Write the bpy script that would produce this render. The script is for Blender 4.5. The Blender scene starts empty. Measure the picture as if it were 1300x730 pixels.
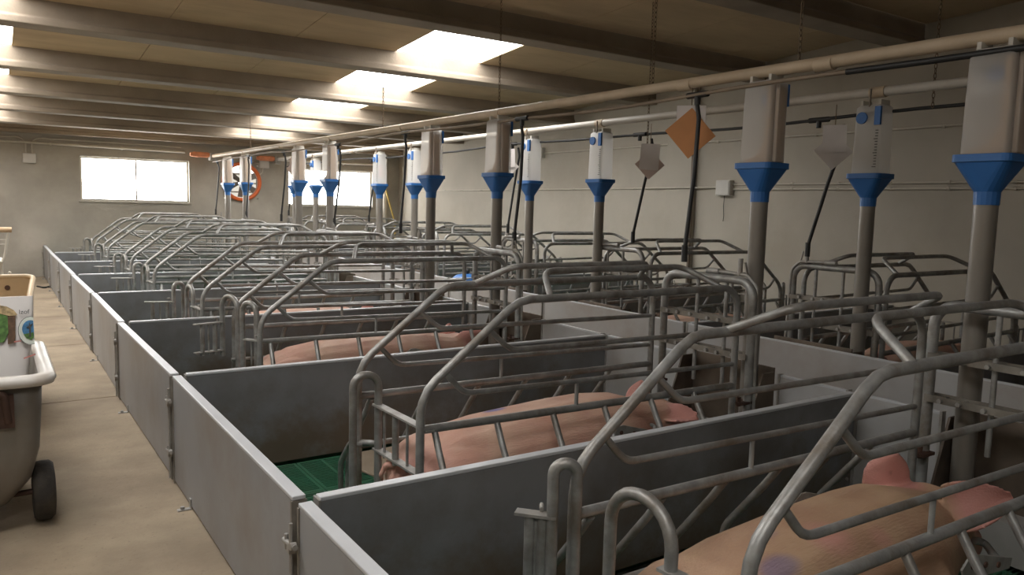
import bpy, bmesh, math, random
from mathutils import Vector, Matrix
random.seed(4)
PI = math.pi
S = bpy.context.scene
COL = S.collection

# ------------------------------------------------------------------ camera, world, exposure
cd = bpy.data.cameras.new('camera')
cam = bpy.data.objects.new('camera', cd)
COL.objects.link(cam)
cd.sensor_width = 36.0
cd.lens = 27.13
cd.clip_start = 0.05
YAW, PITCH, ROLL = 0.594269842, 0.106051046, 0.0257933032
F = Vector((math.sin(YAW) * math.cos(PITCH), math.cos(YAW) * math.cos(PITCH), -math.sin(PITCH)))
R0 = Vector((math.cos(YAW), -math.sin(YAW), 0))
U0 = R0.cross(F)
RV = R0 * math.cos(ROLL) + U0 * math.sin(ROLL)
UV = -R0 * math.sin(ROLL) + U0 * math.cos(ROLL)
m = Matrix.Identity(4)
for i in range(3):
    m[i][0], m[i][1], m[i][2] = RV[i], UV[i], -F[i]
m[2][3] = 1.3076
cam.matrix_world = m
S.camera = cam

wd = bpy.data.worlds.new('daylight')
S.world = wd
wd.use_nodes = True
wd.node_tree.nodes['Background'].inputs[0].default_value = (0.80, 0.88, 1.0, 1)
wd.node_tree.nodes['Background'].inputs[1].default_value = 1.0
S.view_settings.view_transform = 'Standard'
S.view_settings.look = 'None'
S.view_settings.gamma = 1.0
S.view_settings.exposure = 0.25
WINDOW_LIGHT = 16.0        # daylight given off by the bright window panes
SKY_LIGHT = 11.0          # daylight given off by the translucent roof sheets


# ------------------------------------------------------------------ materials
def mat(name, color=(0.5, 0.5, 0.5), rough=0.5, metal=0.0, var=0.0, scale=8.0, dirt=None, dirt_scale=3.0,
        dirt_amt=0.5, bump=0.0, bump_scale=60.0, spec=0.5, stretch=(1, 1, 1), speck=None):
    mt = bpy.data.materials.new(name)
    mt.use_nodes = True
    nt = mt.node_tree
    b = nt.nodes['Principled BSDF']
    b.inputs['Roughness'].default_value = rough
    b.inputs['Metallic'].default_value = metal
    b.inputs['Specular IOR Level'].default_value = spec
    b.inputs['Base Color'].default_value = (*color, 1)
    N, L = nt.nodes.new, nt.links.new
    tc = N('ShaderNodeTexCoord')
    mp = N('ShaderNodeMapping')
    mp.inputs['Scale'].default_value = stretch
    L(tc.outputs['Object'], mp.inputs['Vector'])
    out = None
    if var or dirt or speck:
        rgb = N('ShaderNodeRGB')
        rgb.outputs[0].default_value = (*color, 1)
        out = rgb.outputs[0]
    if var:
        no = N('ShaderNodeTexNoise')
        no.inputs['Scale'].default_value = scale
        no.inputs['Detail'].default_value = 5
        L(mp.outputs[0], no.inputs['Vector'])
        mr = N('ShaderNodeMapRange')
        mr.inputs['From Min'].default_value = 0.3
        mr.inputs['From Max'].default_value = 0.7
        mr.inputs['To Min'].default_value = 1 - var
        mr.inputs['To Max'].default_value = 1 + var
        L(no.outputs['Fac'], mr.inputs['Value'])
        mx = N('ShaderNodeMix')
        mx.data_type = 'RGBA'
        mx.blend_type = 'MULTIPLY'
        mx.inputs['Factor'].default_value = 1
        L(out, mx.inputs[6])
        L(mr.outputs[0], mx.inputs[7])
        out = mx.outputs[2]
    if dirt:
        no = N('ShaderNodeTexNoise')
        no.inputs['Scale'].default_value = dirt_scale
        no.inputs['Detail'].default_value = 8
        no.inputs['Roughness'].default_value = 0.65
        L(mp.outputs[0], no.inputs['Vector'])
        mr = N('ShaderNodeMapRange')
        mr.inputs['From Min'].default_value = 0.45
        mr.inputs['From Max'].default_value = 0.68
        mr.inputs['To Min'].default_value = 0
        mr.inputs['To Max'].default_value = dirt_amt
        L(no.outputs['Fac'], mr.inputs['Value'])
        mx = N('ShaderNodeMix')
        mx.data_type = 'RGBA'
        L(mr.outputs[0], mx.inputs['Factor'])
        L(out, mx.inputs[6])
        mx.inputs[7].default_value = (*dirt, 1)
        out = mx.outputs[2]
    if speck:
        no = N('ShaderNodeTexNoise')
        no.inputs['Scale'].default_value = 45
        no.inputs['Detail'].default_value = 3
        L(mp.outputs[0], no.inputs['Vector'])
        mr = N('ShaderNodeMapRange')
        mr.inputs['From Min'].default_value = 0.62
        mr.inputs['From Max'].default_value = 0.72
        mr.inputs['To Min'].default_value = 0
        mr.inputs['To Max'].default_value = 0.6
        L(no.outputs['Fac'], mr.inputs['Value'])
        mx = N('ShaderNodeMix')
        mx.data_type = 'RGBA'
        L(mr.outputs[0], mx.inputs['Factor'])
        L(out, mx.inputs[6])
        mx.inputs[7].default_value = (*speck, 1)
        out = mx.outputs[2]
    if out is not None:
        L(out, b.inputs['Base Color'])
    if bump:
        no = N('ShaderNodeTexNoise')
        no.inputs['Scale'].default_value = bump_scale
        no.inputs['Detail'].default_value = 4
        L(mp.outputs[0], no.inputs['Vector'])
        bp = N('ShaderNodeBump')
        bp.inputs['Strength'].default_value = bump
        bp.inputs['Distance'].default_value = 0.01
        L(no.outputs['Fac'], bp.inputs['Height'])
        L(bp.outputs[0], b.inputs['Normal'])
    return mt


def emit(name, color, strength):
    mt = bpy.data.materials.new(name)
    mt.use_nodes = True
    nt = mt.node_tree
    nt.nodes.remove(nt.nodes['Principled BSDF'])
    e = nt.nodes.new('ShaderNodeEmission')
    e.inputs[0].default_value = (*color, 1)
    e.inputs[1].default_value = strength
    nt.links.new(e.outputs[0], nt.nodes['Material Output'].inputs[0])
    return mt


def plastic_clear(name, color, clear):
    mt = bpy.data.materials.new(name)
    mt.use_nodes = True
    nt = mt.node_tree
    b = nt.nodes['Principled BSDF']
    b.inputs['Base Color'].default_value = (*color, 1)
    b.inputs['Roughness'].default_value = 0.28
    N, L = nt.nodes.new, nt.links.new
    tl = N('ShaderNodeBsdfTranslucent')
    tl.inputs[0].default_value = (*color, 1)
    m1 = N('ShaderNodeMixShader')
    m1.inputs[0].default_value = 0.6
    L(b.outputs[0], m1.inputs[1])
    L(tl.outputs[0], m1.inputs[2])
    tr = N('ShaderNodeBsdfTransparent')
    tr.inputs[0].default_value = (0.95, 0.94, 0.92, 1)
    m2 = N('ShaderNodeMixShader')
    m2.inputs[0].default_value = clear
    L(m1.outputs[0], m2.inputs[1])
    L(tr.outputs[0], m2.inputs[2])
    L(m2.outputs[0], nt.nodes['Material Output'].inputs[0])
    return mt


M = {}
M['steel'] = mat('galvanised_steel', (0.345, 0.345, 0.335), 0.46, 0.5, var=0.25, scale=16, dirt=(0.175, 0.135, 0.095), dirt_scale=6, dirt_amt=0.8, bump=0.12, bump_scale=70)
M['steel_light'] = mat('bare_steel', (0.36, 0.35, 0.33), 0.52, 0.4, var=0.2, scale=20, dirt=(0.22, 0.17, 0.12), dirt_scale=6, dirt_amt=0.5)
M['steel_dirty'] = mat('dirty_flat_steel', (0.24, 0.22, 0.19), 0.6, 0.3, var=0.25, scale=16, dirt=(0.13, 0.10, 0.075), dirt_scale=6, dirt_amt=0.6)
M['tube_grey'] = mat('feeder_tube_grey', (0.25, 0.23, 0.205), 0.36, 0.3, var=0.2, scale=5, dirt=(0.22, 0.17, 0.12), dirt_scale=3, dirt_amt=0.5, stretch=(1, 1, 0.25))
M['pvc'] = mat('grey_pvc_board', (0.27, 0.275, 0.285), 0.42, 0, var=0.10, scale=2.2, dirt=(0.19, 0.155, 0.12), dirt_scale=1.6, dirt_amt=0.6, bump=0.02, bump_scale=20)
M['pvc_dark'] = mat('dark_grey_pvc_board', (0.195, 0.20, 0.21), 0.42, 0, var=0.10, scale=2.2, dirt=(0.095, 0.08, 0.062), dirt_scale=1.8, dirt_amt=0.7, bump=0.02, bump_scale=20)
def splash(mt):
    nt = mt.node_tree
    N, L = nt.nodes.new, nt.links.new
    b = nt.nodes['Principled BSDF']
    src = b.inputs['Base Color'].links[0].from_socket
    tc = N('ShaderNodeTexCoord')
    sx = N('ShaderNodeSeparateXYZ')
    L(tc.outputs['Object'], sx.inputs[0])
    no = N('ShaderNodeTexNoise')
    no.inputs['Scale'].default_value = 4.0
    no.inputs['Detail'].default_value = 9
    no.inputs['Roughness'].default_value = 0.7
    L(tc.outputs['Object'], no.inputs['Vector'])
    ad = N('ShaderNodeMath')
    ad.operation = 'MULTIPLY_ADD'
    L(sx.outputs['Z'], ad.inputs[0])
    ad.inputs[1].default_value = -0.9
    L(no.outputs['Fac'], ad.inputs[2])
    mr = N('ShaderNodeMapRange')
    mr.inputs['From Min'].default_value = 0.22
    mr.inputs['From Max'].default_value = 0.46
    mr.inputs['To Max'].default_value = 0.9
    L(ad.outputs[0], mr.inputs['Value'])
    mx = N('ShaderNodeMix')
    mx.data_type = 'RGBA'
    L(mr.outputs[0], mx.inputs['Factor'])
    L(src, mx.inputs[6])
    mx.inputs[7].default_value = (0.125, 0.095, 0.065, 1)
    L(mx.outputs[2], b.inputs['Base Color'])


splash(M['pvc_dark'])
M['pvc_cap'] = mat('light_pvc_edge', (0.50, 0.51, 0.53), 0.36, 0, var=0.06, scale=6)
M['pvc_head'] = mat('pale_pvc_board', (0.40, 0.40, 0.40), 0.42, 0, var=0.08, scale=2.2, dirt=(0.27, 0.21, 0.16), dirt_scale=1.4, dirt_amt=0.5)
M['concrete_wall'] = mat('plaster_wall', (0.43, 0.395, 0.335), 0.9, 0, var=0.10, scale=1.2, dirt=(0.34, 0.29, 0.22), dirt_scale=0.9, dirt_amt=0.45, bump=0.12, bump_scale=22)
M['far_wall'] = mat('grey_render_wall', (0.40, 0.37, 0.32), 0.92, 0, var=0.14, scale=1.6, dirt=(0.27, 0.25, 0.21), dirt_scale=1.1, dirt_amt=0.6, bump=0.15, bump_scale=20)
M['beam'] = mat('concrete_beam', (0.275, 0.225, 0.17), 0.9, 0, var=0.14, scale=2.5, dirt=(0.20, 0.155, 0.115), dirt_scale=1.6, dirt_amt=0.55, bump=0.25, bump_scale=40)
M['ceil'] = mat('ceiling_board', (0.52, 0.40, 0.26), 0.9, 0, var=0.08, scale=1.5, dirt=(0.36, 0.27, 0.18), dirt_scale=1.2, dirt_amt=0.45, bump=0.06, stretch=(1, 3, 1))
M['floor'] = mat('worn_concrete', (0.285, 0.225, 0.155), 0.88, 0, var=0.22, scale=2.6, dirt=(0.165, 0.12, 0.08), dirt_scale=1.5, dirt_amt=0.65, bump=0.25, bump_scale=55, speck=(0.19, 0.145, 0.10))
M['pit'] = mat('dark_pit_concrete', (0.05, 0.045, 0.04), 0.95)
M['grate'] = mat('green_plastic_grate', (0.040, 0.155, 0.088), 0.5, 0, var=0.2, scale=12, dirt=(0.07, 0.06, 0.04), dirt_scale=4, dirt_amt=0.4)
M['mat'] = mat('tan_resin_plate', (0.36, 0.29, 0.215), 0.75, 0, var=0.12, scale=6)
M['blue'] = mat('blue_plastic', (0.026, 0.125, 0.36), 0.42, 0, var=0.1, scale=5)
M['hopper'] = plastic_clear('milky_clear_plastic', (0.86, 0.85, 0.83), 0.46)
M['feed'] = mat('tan_feed_meal', (0.40, 0.26, 0.145), 0.95, 0, var=0.15, scale=30)
M['pipe'] = mat('dusty_feed_pipe', (0.50, 0.40, 0.285), 0.55, 0, var=0.12, scale=4, dirt=(0.38, 0.28, 0.18), dirt_scale=3, dirt_amt=0.6)
M['pipe_white'] = mat('pale_feed_pipe', (0.52, 0.49, 0.44), 0.5, 0, var=0.08, scale=4, dirt=(0.36, 0.29, 0.20), dirt_scale=1.2, dirt_amt=0.6)
M['water'] = mat('dusty_water_pipe', (0.23, 0.175, 0.125), 0.65, 0, var=0.3, scale=5)
M['black'] = mat('black_rubber', (0.018, 0.018, 0.018), 0.5)
M['conduit'] = mat('cream_conduit', (0.50, 0.46, 0.39), 0.5, 0, var=0.08, scale=5)
M['box'] = mat('grey_white_box', (0.56, 0.54, 0.50), 0.5, 0, var=0.05)
M['chain'] = mat('rusty_chain', (0.16, 0.11, 0.07), 0.6, 0.5, var=0.3, scale=30)
M['paper'] = mat('white_card', (0.62, 0.575, 0.55), 0.8, 0, var=0.04, scale=10)
M['orange_card'] = mat('orange_card', (0.52, 0.235, 0.095), 0.8, 0, var=0.06, scale=10)
M['pink_card'] = mat('faded_pink_card', (0.55, 0.43, 0.38), 0.8, 0, var=0.05, scale=10)
M['orange'] = mat('orange_paint', (0.62, 0.13, 0.03), 0.5, 0, var=0.1, scale=6)
M['orange_dusty'] = mat('dusty_orange_paint', (0.58, 0.22, 0.11), 0.7, 0, var=0.2, scale=12)
M['brown'] = mat('brown_painted_post', (0.16, 0.125, 0.095), 0.6, 0.1, var=0.2)
M['trough'] = mat('stained_trough_steel', (0.16, 0.125, 0.095), 0.55, 0.3, var=0.3, scale=5, dirt=(0.05, 0.04, 0.032), dirt_scale=4, dirt_amt=0.7)
M['trough_rim'] = mat('pale_trough_rim', (0.42, 0.41, 0.39), 0.4, 0.3, var=0.1)
M['tub_grey'] = mat('grey_tub_enamel', (0.205, 0.19, 0.165), 0.5, 0, var=0.10, scale=3, dirt=(0.15, 0.105, 0.07), dirt_scale=2.2, dirt_amt=0.6)
M['tub_rim'] = mat('white_tub_rim', (0.60, 0.57, 0.53), 0.4, 0, var=0.05, dirt=(0.40, 0.30, 0.2), dirt_scale=6, dirt_amt=0.4)
M['tub_beige'] = mat('beige_tub_plastic', (0.56, 0.42, 0.255), 0.5, 0, var=0.08, scale=4, dirt=(0.36, 0.27, 0.17), dirt_scale=3, dirt_amt=0.4)
M['tyre'] = mat('dirty_black_tyre', (0.030, 0.026, 0.022), 0.85, 0, var=0.3, scale=14, dirt=(0.09, 0.07, 0.05), dirt_scale=6, dirt_amt=0.6, bump=0.3, bump_scale=50)
M['rust'] = mat('rusty_bracket', (0.10, 0.055, 0.04), 0.7, 0.3, var=0.3)
M['sack'] = mat('white_paper_sack', (0.66, 0.63, 0.61), 0.8, 0, var=0.05, scale=7, bump=0.35, bump_scale=9)
M['wood'] = mat('worn_wood_handle', (0.45, 0.31, 0.18), 0.6, 0, var=0.15, stretch=(1, 8, 8))
M['frame'] = mat('pale_frame', (0.50, 0.47, 0.41), 0.5)
M['ink_dark'] = mat('dark_ink', (0.05, 0.05, 0.05), 0.8)
M['ink_red'] = mat('faded_red_ink', (0.45, 0.18, 0.15), 0.8)
M['ink_brown'] = mat('brown_print', (0.10, 0.055, 0.03), 0.8, 0, var=0.35, scale=60)
M['ink_green'] = mat('green_print', (0.07, 0.15, 0.035), 0.8, 0, var=0.5, scale=50)
M['ink_straw'] = mat('straw_print', (0.34, 0.25, 0.13), 0.8, 0, var=0.5, scale=70)
M['ink_blue'] = mat('blue_print', (0.05, 0.16, 0.30), 0.8, 0, var=0.4, scale=60)
M['ink_pale'] = mat('pale_green_print', (0.55, 0.58, 0.52), 0.8)
M['blade'] = mat('grey_fan_blade', (0.16, 0.14, 0.12), 0.5, 0.4)
M['yellow'] = mat('yellow_hose', (0.55, 0.40, 0.12), 0.5)
M['red'] = mat('red_valve', (0.50, 0.05, 0.03), 0.5)
M['window'] = emit('window_daylight', (1.0, 0.985, 0.96), WINDOW_LIGHT)
M['skylight'] = emit('skylight_daylight', (1.0, 0.985, 0.96), SKY_LIGHT)
M['fan_light'] = emit('fan_opening_daylight', (0.92, 0.86, 0.74), 0.75)
M['fan_sky'] = emit('fan_gap_daylight', (1.0, 0.98, 0.95), 3.0)


def pig_material(name, c0, c1):
    mt = bpy.data.materials.new(name)
    mt.use_nodes = True
    nt = mt.node_tree
    b = nt.nodes['Principled BSDF']
    b.inputs['Roughness'].default_value = 0.62
    b.inputs['Subsurface Weight'].default_value = 0.06
    b.inputs['Subsurface Radius'].default_value = (0.02, 0.008, 0.004)
    N, L = nt.nodes.new, nt.links.new
    tc = N('ShaderNodeTexCoord')
    n1 = N('ShaderNodeTexNoise')
    n1.inputs['Scale'].default_value = 4.5
    n1.inputs['Detail'].default_value = 6
    L(tc.outputs['Object'], n1.inputs['Vector'])
    r = N('ShaderNodeValToRGB')
    r.color_ramp.elements[0].position = 0.35
    r.color_ramp.elements[0].color = (*c0, 1)
    r.color_ramp.elements[1].position = 0.62
    r.color_ramp.elements[1].color = (*c1, 1)
    L(n1.outputs['Fac'], r.inputs[0])
    at = N('ShaderNodeAttribute')
    at.attribute_name = 'tint'
    sp = N('ShaderNodeSeparateColor')
    L(at.outputs['Color'], sp.inputs[0])
    mx = N('ShaderNodeMix')
    mx.data_type = 'RGBA'
    L(sp.outputs[0], mx.inputs['Factor'])
    L(r.outputs[0], mx.inputs[6])
    mx.inputs[7].default_value = (0.60, 0.29, 0.25, 1)
    mx2 = N('ShaderNodeMix')
    mx2.data_type = 'RGBA'
    L(sp.outputs[1], mx2.inputs['Factor'])
    L(mx.outputs[2], mx2.inputs[6])
    mx2.inputs[7].default_value = (0.05, 0.09, 0.32, 1)
    mx3 = N('ShaderNodeMix')
    mx3.data_type = 'RGBA'
    L(sp.outputs[2], mx3.inputs['Factor'])
    L(mx2.outputs[2], mx3.inputs[6])
    mx3.inputs[7].default_value = (0.06, 0.035, 0.03, 1)
    L(mx3.outputs[2], b.inputs['Base Color'])
    mp = N('ShaderNodeMapping')
    mp.inputs['Scale'].default_value = (35, 160, 160)
    L(tc.outputs['Object'], mp.inputs[0])
    n2 = N('ShaderNodeTexNoise')
    n2.inputs['Scale'].default_value = 1.0
    n2.inputs['Detail'].default_value = 3
    L(mp.outputs[0], n2.inputs['Vector'])
    bp = N('ShaderNodeBump')
    bp.inputs['Strength'].default_value = 0.4
    bp.inputs['Distance'].default_value = 0.007
    L(n2.outputs['Fac'], bp.inputs['Height'])
    L(bp.outputs[0], b.inputs['Normal'])
    return mt


M['pig'] = pig_material('pig_skin', (0.52, 0.285, 0.215), (0.60, 0.40, 0.30))
M['pig_tan'] = pig_material('tan_pig_skin', (0.42, 0.25, 0.165), (0.52, 0.345, 0.22))


# ------------------------------------------------------------------ geometry helpers
def fillet(pts, r, n=5):
    """round the corners of a polyline"""
    pts = [Vector(p) for p in pts]
    if not r:
        return pts
    rs = r if isinstance(r, (list, tuple)) else [r] * len(pts)
    out = [pts[0]]
    for i in range(1, len(pts) - 1):
        a, b, c = pts[i - 1], pts[i], pts[i + 1]
        u, v = (a - b), (c - b)
        lu, lv = u.length, v.length
        u, v = u / lu, v / lv
        ang = u.angle(v)
        if ang > PI - 0.02 or rs[i] == 0:
            out.append(b)
            continue
        d = min(rs[i] / math.tan(ang / 2), lu * 0.48, lv * 0.48)
        rad = d * math.tan(ang / 2)
        bis = (u + v).normalized()
        cen = b + bis * (rad / math.sin(ang / 2))
        p0, p1 = b + u * d - cen, b + v * d - cen
        tot = p0.angle(p1)
        k = max(2, int(round(n * tot / 1.4)))
        ax = p0.cross(p1).normalized()
        for j in range(k + 1):
            out.append(cen + Matrix.Rotation(tot * j / k, 3, ax) @ p0)
    out.append(pts[-1])
    return out


class MB:
    def __init__(self):
        self.v, self.f, self.s = [], [], []

    def add(self, verts, faces, smooth=False):
        o = len(self.v)
        self.v += [tuple(p) for p in verts]
        for fc in faces:
            self.f.append([i + o for i in fc])
            self.s.append(smooth)
        return self

    def box(self, x0, x1, y0, y1, z0, z1):
        v = [(x, y, z) for x in (x0, x1) for y in (y0, y1) for z in (z0, z1)]
        return self.add(v, [(0, 1, 3, 2), (4, 6, 7, 5), (0, 4, 5, 1), (2, 3, 7, 6), (0, 2, 6, 4), (1, 5, 7, 3)])

    def tube(self, pts, r, fil=0.0, n=8, closed=False, cap=True):
        P = fillet(pts, fil)
        if closed:
            P = [Vector(p) for p in pts]
        k = len(P)
        rs = r if isinstance(r, (list, tuple)) else None
        T = []
        for i in range(k):
            a = P[i - 1] if (i > 0 or closed) else P[i]
            b = P[(i + 1) % k] if (i < k - 1 or closed) else P[i]
            T.append((b - a).normalized())
        ref = Vector((0, 0, 1)) if abs(T[0].z) < 0.9 else Vector((1, 0, 0))
        nrm = T[0].cross(ref).normalized()
        V = []
        for i in range(k):
            if i:
                q = T[i - 1].rotation_difference(T[i])
                nrm = q @ nrm
                nrm = (nrm - T[i] * nrm.dot(T[i])).normalized()
            bn = T[i].cross(nrm)
            rr = rs[i] if rs else r
            for j in range(n):
                a = 2 * PI * j / n
                V.append(P[i] + nrm * (math.cos(a) * rr) + bn * (math.sin(a) * rr))
        Fc = []
        for i in range(k if closed else k - 1):
            for j in range(n):
                a, b = i * n + j, i * n + (j + 1) % n
                c, d = ((i + 1) % k) * n + (j + 1) % n, ((i + 1) % k) * n + j
                Fc.append((a, b, c, d))
        self.add(V, Fc, True)
        if cap and not closed:
            self.add(V[:n], [tuple(range(n))[::-1]])
            self.add(V[-n:], [tuple(range(n))])
        return self

    def lathe(self, prof, n=20, cx=0, cy=0, smooth=True):
        V, Fc = [], []
        for (r, z) in prof:
            for j in range(n):
                a = 2 * PI * j / n
                V.append((cx + r * math.cos(a), cy + r * math.sin(a), z))
        for i in range(len(prof) - 1):
            for j in range(n):
                Fc.append((i * n + j, i * n + (j + 1) % n, (i + 1) * n + (j + 1) % n, (i + 1) * n + j))
        return self.add(V, Fc, smooth)

    def prism(self, poly, axis, a, b):
        """extrude a polygon given in the two other axes along axis from a to b"""
        n = len(poly)
        def pt(p, t):
            q = list(p)
            q.insert(axis, t)
            return tuple(q)
        V = [pt(p, a) for p in poly] + [pt(p, b) for p in poly]
        Fc = [tuple(range(n)), tuple(range(n, 2 * n))[::-1]]
        Fc += [(i, (i + 1) % n, n + (i + 1) % n, n + i) for i in range(n)]
        return self.add(V, Fc)

    def mesh(self, name, material=None):
        me = bpy.data.meshes.new(name)
        me.from_pydata(self.v, [], self.f)
        me.polygons.foreach_set('use_smooth', self.s)
        bm = bmesh.new()
        bm.from_mesh(me)
        bmesh.ops.recalc_face_normals(bm, faces=bm.faces)
        bm.to_mesh(me)
        bm.free()
        if material is not None:
            me.materials.append(material)
        return me


def obj(name, mesh, material=None, parent=None, loc=None, bevel=0.0):
    if isinstance(mesh, MB):
        mesh = mesh.mesh(name, material)
    o = bpy.data.objects.new(name, mesh)
    COL.objects.link(o)
    if parent is not None:
        o.parent = parent
    if loc is not None:
        o.location = loc
    if bevel:
        b = o.modifiers.new('bevel', 'BEVEL')
        b.width = bevel
        b.segments = 2
        b.limit_method = 'ANGLE'
    return o


def tag(o, label, cat, group=None, kind=None):
    o['label'] = label
    o['category'] = cat
    if group:
        o['group'] = group
    if kind:
        o['kind'] = kind
    return o


def thing(name, label, cat, loc=(0, 0, 0), rz=0.0, group=None):
    o = bpy.data.objects.new(name, None)
    o.empty_display_size = 0.1
    COL.objects.link(o)
    o.location = loc
    o.rotation_euler = (0, 0, rz)
    return tag(o, label, cat, group)


def structure(name, mesh, material=None, bevel=0.0):
    o = obj(name, mesh, material, bevel=bevel)
    o['kind'] = 'structure'
    return o


def structure_empty(name):
    o = bpy.data.objects.new(name, None)
    COL.objects.link(o)
    o['kind'] = 'structure'
    return o


def dup(root, loc, rz, label, group=None):
    def cp(o, parent):
        c = o.copy()
        COL.objects.link(c)
        if parent is not None:
            c.parent = parent
        for ch in o.children:
            cp(ch, c)
        return c
    r = cp(root, None)
    r.location = loc
    r.rotation_euler = (0, 0, rz)
    r['label'] = label
    if group:
        r['group'] = group
    return r


ORD = ['first', 'second', 'third', 'fourth', 'fifth', 'sixth', 'seventh', 'eighth', 'ninth', 'tenth']

# ------------------------------------------------------------------ layout
X0 = 0.673                    # aisle face of the left row of pens
XH = 3.25                     # head panels of the left row
XR = 4.13                     # head panels of the right row
XW = 6.80                     # right wall
YF = 14.20                    # far wall
YB = -2.6                     # back wall
XL = -1.7                     # left wall
PH = 0.50                     # panel height
DY = 1.73445
def DL(k): return 1.989 + DY * k          # dividers of the left row
def DR(k): return 2.12 + DY * k           # dividers of the right row
def CL(k): return DL(k) + 0.73 if k % 2 == 0 else DL(k + 1) - 0.73
def CR(k): return DR(k) + 0.73 if k % 2 == 0 else DR(k + 1) - 0.73
def side(k): return -1 if k % 2 == 0 else 1      # side on which the feeder stands
PENS = list(range(-1, 7))

# beams: (front Y, bottom Z)
BEAMS = [(-1.35, 3.03), (0.35, 2.95), (2.05, 2.865), (3.73, 2.775), (5.40, 2.68), (7.0, 2.572), (8.60, 2.457),
         (10.15, 2.3845), (11.65, 2.337), (13.0, 2.281), (14.02, 2.222)]
BW, BD = 0.24, 0.20


def wall_top(y):
    for (a, za), (b, zb) in zip(BEAMS, BEAMS[1:]):
        if a <= y <= b:
            return za + (zb - za) * (y - a) / (b - a) + BD
    return BEAMS[0][1] + BD + 0.05 if y < BEAMS[0][0] else BEAMS[-1][1] + BD


# ------------------------------------------------------------------ structure: floor
floor = structure('floor', MB().box(XL, XW + 0.2, YB, YF + 0.2, -0.16, -0.10), M['pit'])
AX = X0 - 0.004
js = [YB, 1.2, 5.53, 7.64, 9.5, 11.21, YF]
for a, b in zip(js, js[1:]):
    obj('concrete_slab', MB().box(XL, AX + 0.05, a + 0.006, b - 0.006, -0.10, 0.0), M['floor'], floor, bevel=0.004)
ph = [YB, 0.3, 3.7, 7.2, 10.7, YF]
for a, b in zip(ph, ph[1:]):
    obj('passage_slab', MB().box(XH + 0.03, XR - 0.03, a + 0.005, b - 0.005, -0.10, 0.0), M['floor'], floor, bevel=0.004)

# ------------------------------------------------------------------ structure: walls
def wall_with_holes(x0, x1, y0, y1, z0, z1, holes):
    """wall slab facing Y with rectangular holes (xa, xb, za, zb)"""
    mb = MB()
    xs = sorted({x0, x1, *[h[0] for h in holes], *[h[1] for h in holes]})
    for a, b in zip(xs, xs[1:]):
        hs = sorted([h for h in holes if h[0] <= a and h[1] >= b], key=lambda h: h[2])
        z = z0
        for h in hs:
            mb.box(a, b, y0, y1, z, h[2])
            z = h[3]
        mb.box(a, b, y0, y1, z, z1)
    return mb


WINL = (1.21, 2.85, 1.21, 1.915)
WINR = (4.565, 6.235, 1.20, 1.89)
FAN = (3.72, 1.60, 0.30)
wf = structure('wall_far', wall_with_holes(XL, XW + 0.2, YF, YF + 0.2, -0.1, 2.6,
               [WINL, WINR, (FAN[0] - 0.3, FAN[0] + 0.3, FAN[1] - 0.3, FAN[1] + 0.3)]), M['far_wall'])
mb = MB()
ys = [YB - 0.2] + [b[0] for b in BEAMS] + [YF + 0.2]
for a, b in zip(ys, ys[1:]):
    mb.prism([(a, -0.1), (b, -0.1), (b, wall_top(b) + 0.03), (a, wall_top(a) + 0.03)], 0, XW, XW + 0.2)
wr = structure('wall_right', mb, M['concrete_wall'])
obj('pilaster', MB().box(XW - 0.035, XW + 0.01, 6.31, 6.76, -0.05, wall_top(6.5) - 0.06), M['concrete_wall'], wr, bevel=0.004)
structure('wall_left', MB().box(XL - 0.2, XL, YB - 0.2, YF + 0.2, -0.1, 3.3), M['concrete_wall'])
structure('wall_back', MB().box(XL - 0.2, XW + 0.2, YB - 0.2, YB, -0.1, 3.3), M['concrete_wall'])

# windows
for n, (a, b, c, d) in ((1, WINL), (2, WINR)):
    w = structure_empty('window_%d' % n)
    fr = MB()
    y = YF + 0.06
    t = 0.03
    fr.box(a, b, y, y + 0.05, c, c + t).box(a, b, y, y + 0.05, d - t, d)
    fr.box(a, a + t, y, y + 0.05, c + t, d - t).box(b - t, b, y, y + 0.05, c + t, d - t)
    mid = (a + b) / 2
    fr.box(mid - 0.012, mid + 0.012, y, y + 0.05, c + t, d - t)
    obj('window_frame', fr, M['frame'], w)
    obj('window_sill', MB().box(a - 0.03, b + 0.03, YF - 0.02, YF + 0.06, c - 0.03, c), M['far_wall'], w, bevel=0.004)
    for p, q in ((a + t, mid - 0.012), (mid + 0.012, b - t)):
        obj('pane', MB().box(p, q, y + 0.02, y + 0.03, c + t, d - t), M['window'], w)

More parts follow.
